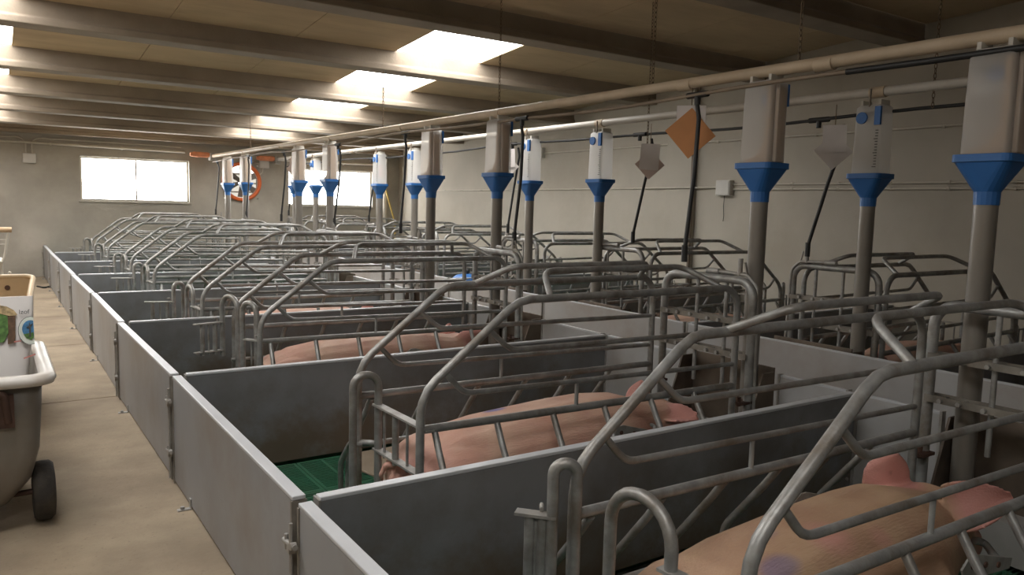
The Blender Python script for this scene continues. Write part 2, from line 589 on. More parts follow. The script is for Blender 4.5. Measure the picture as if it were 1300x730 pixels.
# ------------------------------------------------------------------ structure: ceiling
ceil = structure_empty('ceiling')
bm_mesh = None
for i, (y, z) in enumerate(BEAMS):
    sec = [(y, z), (y + BW, z), (y + BW, z + 0.05), (y + BW - 0.025, z + 0.065), (y + BW - 0.025, z + BD),
           (y + 0.025, z + BD), (y + 0.025, z + 0.065), (y, z + 0.05)]
    x1 = XW + 0.02
    obj('beam', MB().prism(sec, 0, XL - 0.02, x1), M['beam'], ceil, bevel=0.008)
XE = [XL, -0.74, 0.215, 1.28, 2.33, 3.315, 4.265, 5.25, 6.2, XW]
allb = [(YB, 3.09)] + BEAMS + [(YF, 2.215)]
for i, ((ya, za), (yb, zb)) in enumerate(zip(allb, allb[1:])):
    y0 = ya + (BW - 0.045 if i else 0)
    y1 = yb + 0.02
    if y1 - y0 < 0.05:
        continue
    z0, z1 = za + BD - 0.01, zb + BD - 0.01
    for j, (xa, xb) in enumerate(zip(XE, XE[1:])):
        sky = (j == 1 and (5 <= i < 10 or i in (1, 3))) or (j == 5 and 5 <= i <= 9)  # near left sheets are unseen, added to account for light on that side
        if sky:
            g = 0.0
            obj('skylight_sheet', MB().prism([(y0, z0 + 0.01), (y1, z1 + 0.01), (y1, z1 + 0.02), (y0, z0 + 0.02)], 0, xa, xb), M['skylight'], ceil)
        else:
            obj('ceiling_board', MB().prism([(y0, z0), (y1, z1), (y1, z1 + 0.05), (y0, z0 + 0.05)], 0, xa + 0.003, xb - 0.003), M['ceil'], ceil)

# ------------------------------------------------------------------ pen floors
def tile_boxes(mb, x, y, lx, ly, z=0.0):
    mb.box(x, x + lx, y, y + 0.016, z - 0.03, z).box(x, x + lx, y + ly - 0.016, y + ly, z - 0.03, z)
    n = int(round((ly - 0.032) / 0.0205))
    p = (ly - 0.032) / n
    for i in range(n):
        yy = y + 0.016 + p * i + p * 0.28
        mb.box(x, x + lx, yy, yy + p * 0.44, z - 0.025, z - 0.002)
    for i in range(5):
        xx = x + (lx - 0.014) * i / 4
        mb.box(xx, xx + 0.014, y, y + ly, z - 0.03, z - 0.0005)


LX, LY = 0.5, 0.4185
tile = MB()
tile_boxes(tile, 0, 0, LX - 0.004, LY - 0.004)
tile_me = tile.mesh('grate_tile', M['grate'])
whole = MB()
for ix in range(5):
    for iy in range(4):
        tile_boxes(whole, ix * LX, iy * LY, LX - 0.004, LY - 0.004)
whole_me = whole.mesh('slatted_floor', M['grate'])
for row in ('left', 'right'):
    for k in PENS:
        y = (DL(k) if row == 'left' else DR(k)) + 0.03
        x = X0 + 0.045 if row == 'left' else XR + 0.09
        if y + 1.68 > YF:
            pass
        nm = ORD[k + 1]
        lab = 'green slatted plastic floor in the %s pen of the %s row from the camera' % (nm, row)
        if row == 'left' and k <= 1:
            t = thing('slatted_floor', lab, 'pen floor', (x, y, 0), 0, 'green slatted pen floors')
            for ix in range(5):
                for iy in range(4):
                    obj('grate_tile', tile_me, None, t, (ix * LX, iy * LY, 0))
        else:
            o = obj('slatted_floor', whole_me, None, None, (x, y, 0))
            tag(o, lab, 'pen floor', 'green slatted pen floors')
for k in (-1, 0, 1):
    yy = DL(k + 1) - 0.62 if k % 2 == 0 else DL(k) + 0.04
    mb = MB().prism([(0.02, 0.0), (0.9, 0.0), (0.9, 0.56), (0.0, 0.56), (-0.05, 0.40), (0.0, 0.2)], 2, 0.0005, 0.014)
    o = obj('creep_plate', mb, M['mat'], None, (1.47, yy, 0), bevel=0.004)
    tag(o, 'tan resin piglet plate on green slats in the %s pen of the left row' % ORD[k + 1], 'floor plate', 'piglet resting plates')

# ------------------------------------------------------------------ panels
def bolt(mb, p, axis, r=0.008, l=0.012):
    v = Vector((0, 0, 0))
    v[axis] = l
    mb.tube([Vector(p), Vector(p) + v], r, n=6)


T = 0.036
board = MB().box(0, T, 0.034, DY - 0.034, 0.012, PH - 0.012)
fb_me = board.mesh('board', M['pvc'])
cap_me = MB().box(-0.001, T + 0.001, 0.024, DY - 0.024, PH - 0.012, PH).mesh('top_edge', M['pvc_cap'])
prof = MB().box(-0.004, T + 0.004, -0.034, -0.022, 0.0, PH - 0.013).box(-0.004, T + 0.004, 0.022, 0.034, 0.0, PH - 0.013).box(0.008, T - 0.008, -0.006, 0.006, 0, PH - 0.02)
prof_me = prof.mesh('end_profile', M['steel_dirty'])
rod = MB().tube([(-0.016, -0.008, 0.02), (-0.016, -0.008, PH - 0.06)], 0.0055, n=6)
rod_me = rod.mesh('hinge_rod', M['steel_light'])
lt = MB()
lt.tube([(-0.016, -0.045, 0), (-0.016, 0.05, -0.012)], 0.008, n=8)
lt.tube([(-0.010, -0.03, 0), (-0.026, -0.03, 0)], 0.011, n=8)
lt.box(-0.024, -0.006, -0.016, 0.006, -0.028, -0.004)
lt.tube([(-0.016, 0.03, -0.03), (-0.016, 0.03, 0.012)], 0.006, n=6)
lt_me = lt.mesh('latch', M['steel_light'])
fbk = MB().box(-0.055, -0.002, -0.012, 0.012, 0.0, 0.005).box(-0.006, -0.001, -0.012, 0.012, 0.0, 0.045)
bolt(fbk, (-0.035, 0, 0.004), 2, 0.009, 0.012)
fbk_me = fbk.mesh('floor_bracket', M['steel_light'])
proto = None
wig = {-1: 0, 0: 0.0, 1: 0.006, 2: -0.004, 3: 0.004, 4: 0.0, 5: 0.002, 6: -0.004}
for k in PENS:
    t = thing('front_panel', 'grey plastic aisle panel closing the %s pen of the left row from the camera' % ORD[k + 1], 'pen panel', (X0 - T / 2, DL(k), 0), wig[k], 'aisle panels of the left row')
    obj('board', fb_me, None, t, bevel=0.002)
    obj('top_edge', cap_me, None, t, bevel=0.003)
    obj('end_profile', prof_me, None, t, (0, DY - 0.0, 0))
    obj('hinge_rod', rod_me, None, t, (0, DY, 0))
    for z in (0.385, 0.15):
        obj('latch', lt_me, None, t, (0, DY, z))
    obj('floor_bracket', fbk_me, None, t, (0, DY * 0.78, 0))


def divider(row, k, x0, x1, y):
    t = thing('divider_panel', 'dark grey plastic divider before the %s pen of the %s row' % (ORD[k + 1], row), 'pen panel', (x0, y, 0), 0, 'dividers of the %s row' % row)
    l = x1 - x0
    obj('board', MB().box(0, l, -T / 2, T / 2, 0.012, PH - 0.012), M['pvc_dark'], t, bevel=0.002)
    obj('top_edge', MB().box(0, l, -T / 2 - 0.001, T / 2 + 0.001, PH - 0.012, PH), M['pvc_cap'], t, bevel=0.003)
    for x in (-0.006, l):
        obj('end_post', MB().box(x, x + 0.006, -T / 2 - 0.004, T / 2 + 0.004, 0.0, PH - 0.006), M['steel_light'], t)
    bmb = MB()
    for z in (0.1, 0.42):
        for x in (0.03, l - 0.03):
            bolt(bmb, (x, -T / 2 - 0.008, z), 1)
    obj('bolt', bmb, M['steel_light'], t)['kind'] = 'stuff'


for k in PENS + [7]:
    if k == 7:
        continue
    divider('left', k, X0 + 0.045, XH - 0.012, DL(k))
for k in PENS:
    divider('right', k, XR + 0.03, XW - 0.02, DR(k))


def head_panel(row, k, x, y0, y1, which):
    t = thing('head_panel', which, 'pen panel', (x, y0, 0), 0, 'head panels of the %s row' % row)
    l = y1 - y0
    th = 0.022
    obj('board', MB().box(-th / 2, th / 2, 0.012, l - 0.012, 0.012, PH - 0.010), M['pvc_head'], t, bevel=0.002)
    obj('top_edge', MB().box(-th / 2 - 0.001, th / 2 + 0.001, 0.012, l - 0.012, PH - 0.010, PH), M['pvc_cap'], t, bevel=0.002)
    for yy in (0, l - 0.012):
        obj('end_profile', MB().box(-th / 2 - 0.004, th / 2 + 0.004, yy, yy + 0.012, 0, PH + 0.004), M['steel_light'], t)


for k in PENS:
    c = CL(k)
    head_panel('left', k, XH, DL(k) + 0.02, c - 0.325, 'pale grey head panel on the near side of the trough in the %s left pen' % ORD[k + 1])
    head_panel('left', k, XH, c + 0.325, DL(k + 1) - 0.02, 'pale grey head panel on the far side of the trough in the %s left pen' % ORD[k + 1])
    y1 = min(DR(k + 1) - 0.012, YF - 0.01)
    head_panel('right', k, XR, DR(k) + 0.012, y1, 'pale grey panel along the middle passage before the %s pen of the right row' % ORD[k + 1])

# ------------------------------------------------------------------ crates
HW = 0.285
XF = 1.69


def crate_parts(t):
    st = M['steel']
    for s in (-1, 1):
        y = s * HW
        obj('top_rail', MB().tube([(0, y, 0), (0, y, 0.62), (0.42, y, 0.945), (XF, y, 0.945), (XF, y, 0)], 0.0162, [0, 0.16, 0.16, 0.10, 0], n=10), st, t)
        yi = y - s * 0.17
        obj('raised_bar', MB().tube([(0.57, y, 0.950), (0.66, yi, 1.037), (1.48, yi, 1.037), (1.58, y, 0.945)], 0.0135, [0, 0.09, 0.09, 0], n=9), st, t)
        obj('upper_bar', MB().tube([(0.285, y, 0.838), (0.385, y, 0.752), (XF, y, 0.735)], 0.0112, [0, 0.09, 0], n=8), st, t)
        obj('lower_bar', MB().tube([(0.10, y, 0.69), (0.18, y, 0.605), (XF, y, 0.575)], 0.0112, [0, 0.09, 0], n=8), st, t)
        obj('side_rail', MB().tube([(0.0, y, 0.49), (XF, y, 0.470)], 0.0160, n=9), st, t)
        obj('stub', MB().tube([(0.72, y, 0.59), (0.72, y, 0.485)], 0.0085, n=6), st, t)
        obj('bottom_bar', MB().tube([(-0.03, y - s * 0.035, 0.29), (0.12, y - s * 0.035, 0.285), (1.22, y - s * 0.035, 0.275), (1.30, y - s * 0.12, 0.29), (1.26, y - s * 0.13, 0.30)], 0.0118, [0, 0.1, 0.06, 0.02, 0], n=8), st, t)
        for x in (0.06, 0.33, 0.60, 0.87, 1.14, 1.41):
            obj('finger', MB().tube([(x, y, 0.475), (x - 0.005, y + s * 0.05, 0.40), (x - 0.02, y + s * 0.20, 0.20), (x - 0.02, y + s * 0.215, 0.0)], 0.0132, [0, 0.06, 0.08, 0], n=8), st, t)
        pl = MB().prism([(0.93, 0.335), (0.97, 0.365), (1.0, 0.365), (1.23, 0.30), (1.22, 0.27), (0.95, 0.30)], 1, y - s * 0.012 - 0.003, y - s * 0.012 + 0.003)
        po = obj('adjuster_plate', pl, M['steel_light'], t)
        hb = MB()
        for (hx, hz) in ((0.985, 0.335), (1.06, 0.322), (1.14, 0.302)):
            bolt(hb, (hx, y - s * 0.012 - 0.008, hz), 1, 0.009, 0.016)
        obj('bolt', hb, M['rust'], po)['kind'] = 'stuff'
    # front arch
    xa = XF + 0.10
    obj('front_arch', MB().tube([(xa, -HW - 0.01, 0.0), (xa, -HW - 0.01, 0.968), (xa, HW + 0.01, 0.968), (xa, HW + 0.01, 0.0)], 0.0205, [0, 0.085, 0.085, 0], n=10), st, t)
    for z in (0.765, 0.60):
        for xq in (xa + 0.026, xa - 0.032):
            o = obj('slotted_plate', MB().box(xq, xq + 0.006, -HW - 0.01, HW + 0.01, z - 0.014, z + 0.014), M['steel_dirty'], t)
        hb = MB()
        for yy in (-0.22, -0.12, -0.05, 0.07, 0.16, 0.23):
            bolt(hb, (xa - 0.048, yy, z + random.uniform(-.004, .004)), 0, 0.0095, 0.095)
        obj('bolt', hb, M['steel_light'], o)['kind'] = 'stuff'
    for yy in (-0.13, 0.06):
        obj('front_rod', MB().tube([(xa, yy, 0.965), (xa, yy, 0.42)], 0.0105, n=7), st, t)
    for s in (-1, 1):
        c = MB().box(xa - 0.075, xa + 0.01, s * HW - 0.03, s * HW + 0.03, 0.37, 0.382)
        bolt(c, (xa - 0.05, s * HW, 0.36), 2, 0.012, 0.045)
        obj('clamp', c, M['rust'], t)
    # drinker pipe on the arch
    obj('drinker_pipe', MB().tube([(xa + 0.02, 0.0, 1.0), (xa + 0.02, -0.10, 1.0), (xa + 0.02, -0.24, 0.995), (xa + 0.02, -0.30, 0.94), (xa + 0.02, -0.32, 0.30)], 0.0095, [0, 0, 0.04, 0.05, 0], n=7), M['steel_light'], t)
    ft = MB().tube([(xa + 0.02, -0.19, 0.99), (xa + 0.02, -0.19, 1.075)], 0.0125, n=8)
    obj('pipe_fitting', ft, M['steel_light'], t)
    ft = MB()
    ft.tube([(xa + 0.02, -0.06, 1.0), (xa + 0.02, 0.02, 1.0)], 0.0155, n=8)
    obj('pipe_fitting', ft, M['steel_light'], t)
    ft = MB()
    ft.tube([(xa + 0.02, -0.235, 1.0), (xa + 0.0, -0.235, 1.06)], 0.006, n=6)
    obj('pipe_fitting', ft, M['steel_light'], t)


def hoop(t, a, b, ztop=0.635, za=0.0, zb=0.12):
    a, b = Vector(a), Vector(b)
    w = (b - a).length
    o = obj('gate_hoop', MB().tube([(a.x, a.y, za), (a.x, a.y, ztop), (b.x, b.y, ztop), (b.x, b.y, zb)], 0.0160, [0, w * 0.48, w * 0.48, 0], n=10), M['steel'], t)
    return o


def ladder(t, a, b, zs=(0.49, 0.27), n=3):
    a, b = Vector((*a, 0)), Vector((*b, 0))
    g = None
    d = (b - a).normalized()
    nr = Vector((-d.y, d.x, 0)) * 0.018
    for z in zs[::-1]:
        mb = MB()
        for (p, q) in ((a, b),):
            v = []
            for zz in (z - 0.004, z + 0.004):
                for w in (p - d * 0.03 + nr, q + d * 0.03 + nr, q + d * 0.03 - nr, p - d * 0.03 - nr):
                    v.append((w.x, w.y, zz))
            mb.add(v, [(0, 1, 2, 3), (7, 6, 5, 4), (0, 4, 5, 1), (1, 5, 6, 2), (2, 6, 7, 3), (3, 7, 4, 0)])
        g = obj('gate_bar', mb, M['steel_light'], t)
    for i in range(n):
        p = a + (b - a) * ((i + 0.5) / n)
        r = 0.0145 if i % 2 == 0 else 0.006
        obj('gate_rod', MB().tube([(p.x, p.y, zs[1] - 0.02), (p.x, p.y, zs[0] + 0.003)], r, n=8), M['steel'], g)
    pin = MB().tube([(a.x - 0.03, a.y - 0.02, zs[0] + 0.03), (a.x, a.y + 0.02, zs[0] + 0.03), (a.x, a.y + 0.02, zs[0] - 0.02)], 0.006, 0.02, n=6)
    obj('latch_pin', pin, M['steel_light'], g)


def gates_generic(t):
    ladder(t, (-0.005, -HW + 0.03), (-0.02, -0.09), n=2)
    hoop(t, (-0.02, -0.075), (-0.035, 0.085))
    hoop(t, (-0.02, 0.29), (-0.10, 0.245))
    ladder(t, (-0.12, 0.25), (-0.27, 0.30), n=3)


def gates_first(t):
    ladder(t, (0.0, -HW + 0.03), (-0.01, -0.085), n=2)
    hoop(t, (-0.01, -0.082), (-0.015, 0.12))
    hoop(t, (0.0, 0.275), (-0.055, 0.305))
    ladder(t, (-0.065, 0.32), (-0.10, 0.36), n=3)


def gates_second(t):
    ladder(t, (0.03, -HW + 0.01), (0.02, 0.115), n=4, zs=(0.485, 0.30))
    hoop(t, (0.02, 0.125), (-0.085, 0.135), 0.615)
    obj('foot_bar', MB().tube([(0.02, 0.53, 0.0), (0.01, 0.51, 0.13), (0.0, 0.36, 0.27), (0.02, 0.14, 0.32)], 0.0135, [0, 0.1, 0.1, 0], n=8), M['steel'], t)


def gates_third(t):
    ladder(t, (0.0, -HW + 0.02), (-0.04, -0.20), n=2)
    hoop(t, (0.0, -0.215), (-0.05, -0.10), 0.70, 0.0, 0.15)
    hoop(t, (0.0, 0.20), (-0.06, 0.34), 0.69, 0.0, 0.3)
    ladder(t, (-0.09, 0.33), (-0.21, 0.30), n=3, zs=(0.52, 0.34))


crates = {}
GA = {-1: gates_first, 0: gates_second, 1: gates_third, 2: gates_generic}
lab_c = ['galvanised tube sow crate nearest the camera, cut by the right photo edge',
         'galvanised tube sow crate in the second left pen, hoop and ladder gate closing its rear',
         'galvanised tube sow crate in the third left pen, rear gate swung out behind two hoops',
         'galvanised tube sow crate in the fourth left pen from the camera',
         'galvanised tube sow crate in the fifth left pen from the camera',
         'galvanised tube sow crate in the sixth left pen from the camera',
         'galvanised tube sow crate in the seventh left pen, second from the far wall',
         'pale lit tube sow crate in the last left pen against the far wall']
for k in PENS:
    loc = (1.26, CL(k), 0)
    if k in GA:
        t = thing('sow_crate', lab_c[k + 1], 'crate', loc, 0, 'sow crates of the left row')
        crate_parts(t)
        GA[k](t)
        crates[k] = t
    else:
        crates[k] = dup(crates[2], loc, 0, lab_c[k + 1])
for k in PENS:
    lab = 'tube sow crate in the %s pen of the right row, rear towards the wall' % ORD[k + 1]
    dup(crates[2], (7.40 - 1.26, CR(k), 0), PI, lab, 'sow crates of the right row')

# ------------------------------------------------------------------ troughs
def make_trough(t, xb, xl):
    """xb: back sheet, xl: front lip, measured from the crate front"""
    w = 0.272
    obj('back_sheet', MB().box(xb - 0.012, xb, -w, w, 0.03, 0.52), M['trough'], t, bevel=0.002)
    for s in (-1, 1):
        obj('side_sheet', MB().prism([(xl, 0.03), (xb - 0.012, 0.03), (xb - 0.012, 0.50), (xb - 0.10, 0.50), (xl, 0.20)], 1, s * w - 0.005, s * w + 0.005), M['trough'], t)
    obj('front_lip', MB().prism([(xl, 0.03), (xl + 0.012, 0.03), (xl + 0.012, 0.17), (xl + 0.09, 0.185), (xl + 0.09, 0.197), (xl, 0.185)], 1, -w + 0.006, w - 0.006), M['trough_rim'], t)
    obj('bottom_pan', MB().box(xl + 0.012, xb - 0.012, -w + 0.006, w - 0.006, 0.03, 0.045), M['trough'], t)


tr0 = thing('feed_trough', 'dark stained steel trough at the head of the nearest left sow crate', 'trough', (2.95, CL(-1), 0), 0, 'sow feed troughs')
make_trough(tr0, 0.335, 0.125)
for k in PENS[1:]:
    dup(tr0, (2.95, CL(k), 0), 0, 'dark stained steel trough at the head of the %s sow crate of the left row' % ORD[k + 1])
tr1 = None
for k in PENS:
    lab = 'stained steel trough behind the passage panel of the %s right row pen' % ORD[k + 1]
    if tr1 is None:
        tr1 = thing('feed_trough', lab, 'trough', (4.45, CR(k), 0), PI, 'sow feed troughs')
        make_trough(tr1, 0.295, 0.085)
    else:
        dup(tr1, (4.45, CR(k), 0), PI, lab)

# ------------------------------------------------------------------ feeders
def rrect(cx, cy, wx, wy, r, n=4):
    P = []
    for (sx, sy, a0) in ((1, 1, 0), (-1, 1, PI / 2), (-1, -1, PI), (1, -1, 1.5 * PI)):
        for i in range(n + 1):
            a = a0 + (PI / 2) * i / n
            P.append((cx + sx * (wx / 2 - r) + r * math.cos(a), cy + sy * (wy / 2 - r) + r * math.sin(a)))
    return P


def loft(mb, rings, cap0=False, cap1=False, smooth=True):
    n = len(rings[0])
    V = [p for rg in rings for p in rg]
    Fc = []
    for i in range(len(rings) - 1):
        for j in range(n):
            Fc.append((i * n + j, i * n + (j + 1) % n, (i + 1) * n + (j + 1) % n, (i + 1) * n + j))
    mb.add(V, Fc, smooth)
    if cap0:
        mb.add(rings[0], [tuple(range(n))])
    if cap1:
        mb.add(rings[-1], [tuple(range(n))])
    return mb


WX, WY = 0.125, 0.165        # hopper footprint
ZT = 1.955


def make_feeder(t, face, feed=True):
    """face: +1 when the capped front of the hopper looks to -x, -1 when it looks to +x"""
    f = -face
    obj('feed_tube', MB().tube([(0, 0, 0.10), (0, 0, 1.37)], 0.0425, n=16), M['tube_grey'], t)
    fn = MB()
    def ring(wx, wy, r, z): return [(x, y, z) for x, y in rrect(0, 0, wx, wy, r)]
    loft(fn, [ring(0.090, 0.090, 0.0449, 1.355), ring(0.092, 0.092, 0.0459, 1.405), ring(0.165, 0.205, 0.03, 1.515),
              ring(0.180, 0.218, 0.03, 1.517), ring(0.180, 0.218, 0.03, 1.545), ring(0.150, 0.19, 0.03, 1.547)], smooth=False)
    obj('funnel', fn, M['blue'], t)
    hp = MB()
    loft(hp, [ring(WX + .012, WY + .008, 0.018, 1.546), ring(WX + .008, WY + .004, 0.018, 1.75), ring(WX, WY, 0.018, ZT - 0.03), ring(WX - 0.03, WY - 0.03, 0.018, ZT - 0.015)], cap1=True)
    h = obj('hopper', hp, M['hopper'], t)
    if feed:
        obj('side_channel', MB().box(-0.034, 0.034, -WY / 2 - 0.022, -WY / 2 - 0.001, 1.548, ZT - 0.03), M['hopper'], h, bevel=0.006)
        obj('channel_fill', MB().box(-0.027, 0.027, -WY / 2 - 0.016, -WY / 2 - 0.004, 1.55, ZT - 0.06), M['feed'], h)
        fd = MB()
        a, b = -WY / 2 + 0.012, WY / 2 - 0.012
        fd.prism([(a, 1.52), (b, 1.52), (b, 1.56), (0.0, 1.575), (-0.03, 1.61), (a + 0.026, 1.65), (a + 0.022, 1.91), (a, 1.91)], 0, -WX / 2 + 0.012, WX / 2 - 0.010)
        obj('feed', fd, M['feed'], t)
    # capped front
    x = f * (WX / 2 + 0.006)
    dm = MB()
    dm.tube([(x - f * 0.012, 0.035, 1.865), (x + f * 0.006, 0.035, 1.865)], 0.034, n=20)
    obj('round_cap', dm, M['blue'], h)
    obj('slide_strip', MB().box(x - 0.012, x + 0.004, -WY / 2 - 0.002, -WY / 2 + 0.034, 1.82, 1.925), M['blue'], h)
    tk = MB()
    for i in range(14):
        z = 1.58 + i * 0.016
        tk.box(x - 0.003, x + 0.004, -WY / 2 + 0.012, -WY / 2 + (0.034 if i % 5 == 0 else 0.026), z, z + 0.004)
    obj('scale_marks', tk, M['ink_dark'], h)['kind'] = 'stuff'
    for s in (-1, 1):
        cp = MB()
        cp.box(-0.045, 0.045, s * 0.055 - 0.008, s * 0.055 + 0.008, ZT - 0.03, ZT + 0.012)
        obj('pipe_clamp', cp, M['frame'], t)
    if face > 0:
        obj('slide_rod', MB().box(-0.06, -0.05, -0.004, 0.004, ZT - 0.03, ZT + 0.075), M['brown'], t)


XFL, XFR = 3.173, 4.303
fl0 = fr0 = None
for k in PENS:
    sd = side(k)
    y = CL(k) + sd * 0.20
    lab = 'milky hopper dispenser on a grey tube, %s of the near row from the camera' % ORD[k + 1]
    if fl0 is None:
        fl0 = thing('feed_dispenser', lab, 'feeder', (XFL, y, 0), 0, 'feed dispensers of the left row')
        make_feeder(fl0, -1)
    else:
        dup(fl0, (XFL, y, 0), 0, lab)
for k in PENS:
    sd = side(k)
    y = CR(k) + sd * 0.215
    lab = 'blue capped dispenser on a grey tube, %s of the back row from the camera' % ORD[k + 1]
    if fr0 is None:
        fr0 = thing('feed_dispenser', lab, 'feeder', (XFR, y, 0), 0, 'feed dispensers of the right row')
        make_feeder(fr0, 1, feed=False)
    else:
        dup(fr0, (XFR, y, 0), 0, lab)

# ------------------------------------------------------------------ feed pipes, water pipes, hoses
ZP = 1.98
t = thing('feed_pipe', 'dusty tan feed pipe running overhead above the near row of dispensers', 'pipe', (XFL, 0, 0), 0, 'overhead feed pipes')
obj('pipe', MB().tube([(0, YB + 0.1, ZP), (0, 13.86, ZP + 0.03)], 0.029, n=14), M['pipe'], t)
jm = MB().tube([(0, -0.045, ZP), (0, 0.045, ZP)], 0.033, n=14).mesh('coupling', M['pipe'])
for y in (0.4, 2.2, 3.05, 4.95, 6.6, 8.4, 10.2, 12.0):
    obj('coupling', jm, None, t, (0, y, (y - 1) * 0.002))
t = thing('feed_pipe', 'pale grey feed pipe running overhead above the back row of dispensers', 'pipe', (XFR, 0, 0), 0, 'overhead feed pipes')
obj('pipe', MB().tube([(0, YB + 0.1, 2.015), (0, 13.95, 2.02)], 0.027, n=14), M['pipe_white'], t)
for y in (0.4, 2.62, 5.1, 6.2, 8.7, 10.5, 12.1):
    obj('coupling', jm, None, t, (0, y, 0.035))


def water(name, lab, x, z, ys, material, sag):
    pts = []
    y = YB + 0.1
    i = 0
    while y < 13.8:
        pts.append((x + 0.008 * math.sin(y * 1.7), y, z + sag * math.sin(y * 1.25) + 0.006 * math.sin(y * 3.1)))
        y += 0.35
    t = thing(name, lab, 'pipe', (0, 0, 0), 0, 'overhead water pipes')
    cut = 13
    obj('pipe', MB().tube(pts[cut:], 0.0105, n=7), material, t)
    obj('near_pipe', MB().tube(pts[:cut + 1], 0.0135, n=8), M['black'], t)
    for y in ys:
        zz = z + sag * math.sin(y * 1.25) + 0.006 * math.sin(y * 3.1)
        e = MB().tube([(x, y - 0.07, zz), (x, y + 0.07, zz)], 0.017, n=8).tube([(x, y, zz), (x, y, zz - 0.05)], 0.016, n=8)
        obj('tee_fitting', e, M['black'], t)
    return lambda yy: z + sag * math.sin(yy * 1.25) + 0.006 * math.sin(yy * 3.1)


hl = {k: CL(k) - side(k) * 0.19 for k in PENS}
hr = {k: CR(k) - side(k) * 0.19 for k in PENS}
zl = water('water_pipe', 'thin brown water pipe tied under the near overhead feed pipe', 3.115, 1.915, hl.values(), M['water'], 0.012)
zr = water('water_pipe', 'thin dark water pipe sagging under the back overhead feed pipe', 4.36, 1.90, hr.values(), M['black'], 0.012)
for k in PENS:
    for row, h, z, x0, x1 in (('near', hl, zl, 3.115, 3.075), ('back', hr, zr, 4.36, 4.33)):
        y = h[k]
        zt = z(y)
        dy = random.uniform(-0.05, 0.05) + (0.12 if row == 'back' else 0.0)
        t = thing('water_hose', 'black rubber water hose hanging to the %s crate front of the %s row' % (ORD[k + 1], row), 'hose', (0, 0, 0), 0, 'hanging water hoses')
        b = 0.03 * random.uniform(-1, 1)
        yb = y
        obj('hose', MB().tube([(x0, y - dy, zt - 0.04), (x0 + 0.01, y - dy - 0.01, zt - 0.12), (x0 + 0.0, y - dy * 0.5 + b * 0.5, 1.5), (x1, yb, 1.10)], 0.0115, [0, 0.1, 0.6, 0], n=8), M['black'], t)
        obj('hose_end', MB().tube([(x1, yb, 1.12), (x1, yb, 1.03)], 0.0165, n=8), M['black'], t)

# chains
lk = []
def chain(x, y, z0, z1, lab):
    mb = MB()
    p = 0.026
    n = int((z1 - z0) / p)
    for i in range(n):
        zc = z0 + (i + 0.5) * p
        pts = []
        for j in range(8):
            a = 2 * PI * j / 8
            u, v = 0.0075 * math.cos(a), 0.0165 * math.sin(a)
            pts.append((u, 0, v + zc - z0) if i % 2 else (0, u, v + zc - z0))
        mb.tube(pts, 0.0024, closed=True, n=4)
    o = obj('chain', mb, M['chain'], None, (x, y, z0))
    tag(o, lab, 'chain', 'chains holding the pipes')


def roof(y): return wall_top(y) - 0.015
chain(XFL - 0.0, 2.34, ZP + 0.02, roof(2.25) - 0.20, 'rusty chain holding the near feed pipe left of the nearest dispenser')
chain(XFL - 0.0, 3.31, ZP + 0.02, roof(3.31), 'rusty chain holding the near feed pipe above the orange card')
chain(XFL, 4.93, ZP + 0.03, roof(4.93), 'short pale chain holding the near feed pipe over the third dispenser')
chain(XFL, 6.99, ZP + 0.03, roof(7.0) - 0.2, 'thin chain holding the near feed pipe by the middle skylights')
chain(XFL, 11.58, ZP + 0.05, roof(11.6), 'thin chain at the far end of the near feed pipe')
chain(XFR, 4.52, 1.80, roof(4.5), 'rusty chain crossing the back feed pipe by the pink card')
chain(XFR, 2.30, 1.90, roof(2.3) - 0.2, 'rusty chain on the back feed pipe right of the nearest capped dispenser')

# auger motor at the far end of the near pipe
t = thing('auger_motor', 'orange auger motor on the far end of the near feed pipe', 'motor', (XFL, 13.86, 2.01))
obj('housing', MB().tube([(-0.02, 0.06, 0.015), (-0.08, 0.06, 0.015), (-0.30, 0.06, 0.015), (-0.36, 0.06, 0.015)], [0.025, 0.045, 0.045, 0.028], n=14), M['orange_dusty'], t)
obj('outlet_box', MB().box(-0.05, 0.05, -0.02, 0.14, -0.07, 0.05), M['steel_light'], t, bevel=0.004)
t = thing('auger_motor', 'orange auger motor on the far end of the back feed pipe', 'motor', (XFR, 13.95, 2.01))
obj('housing', MB().tube([(-0.02, 0.06, 0.015), (-0.08, 0.06, 0.015), (-0.30, 0.06, 0.015), (-0.36, 0.06, 0.015)], [0.025, 0.045, 0.045, 0.028], n=14), M['orange_dusty'], t)
obj('outlet_box', MB().box(-0.05, 0.05, -0.02, 0.14, -0.07, 0.05), M['steel_light'], t, bevel=0.004)

# ------------------------------------------------------------------ record cards hung at the crate heads
def card(lab, x, y, z, parts, name='record_card'):
    t = thing(name, lab, 'card', (x, y, z), 0, 'record cards hung over the crates')
    for nm, w, h, rot, dx, dz, mt, lbl in parts:
        mb = MB()
        c, s = math.cos(rot), math.sin(rot)
        poly = []
        for (a, b) in ((-w / 2, -h / 2), (w / 2, -h / 2), (w / 2, h / 2), (-w / 2, h / 2)):
            poly.append((a * c - b * s, a * s + b * c))
        # card plane is turned to the camera side: local u runs along (0.62,-0.78)
        V = []
        for off in (0, 0.003):
            for (u, v) in poly:
                V.append((u * 0.6 + (dx + off) * -0.78, -u * 0.8 + (dx + off) * -0.62, v + dz))
        mb.add(V, [(0, 1, 2, 3), (7, 6, 5, 4), (0, 4, 5, 1), (1, 5, 6, 2), (2, 6, 7, 3), (3, 7, 4, 0)])
        o = obj(nm, mb, mt, t)
        if lbl:
            o['label'] = lbl
    obj('hook', MB().tube([(0, 0, parts[0][2] / 2 - 0.02), (0, 0, 1.965 - z)], 0.0025, n=5), M['chain'], t)


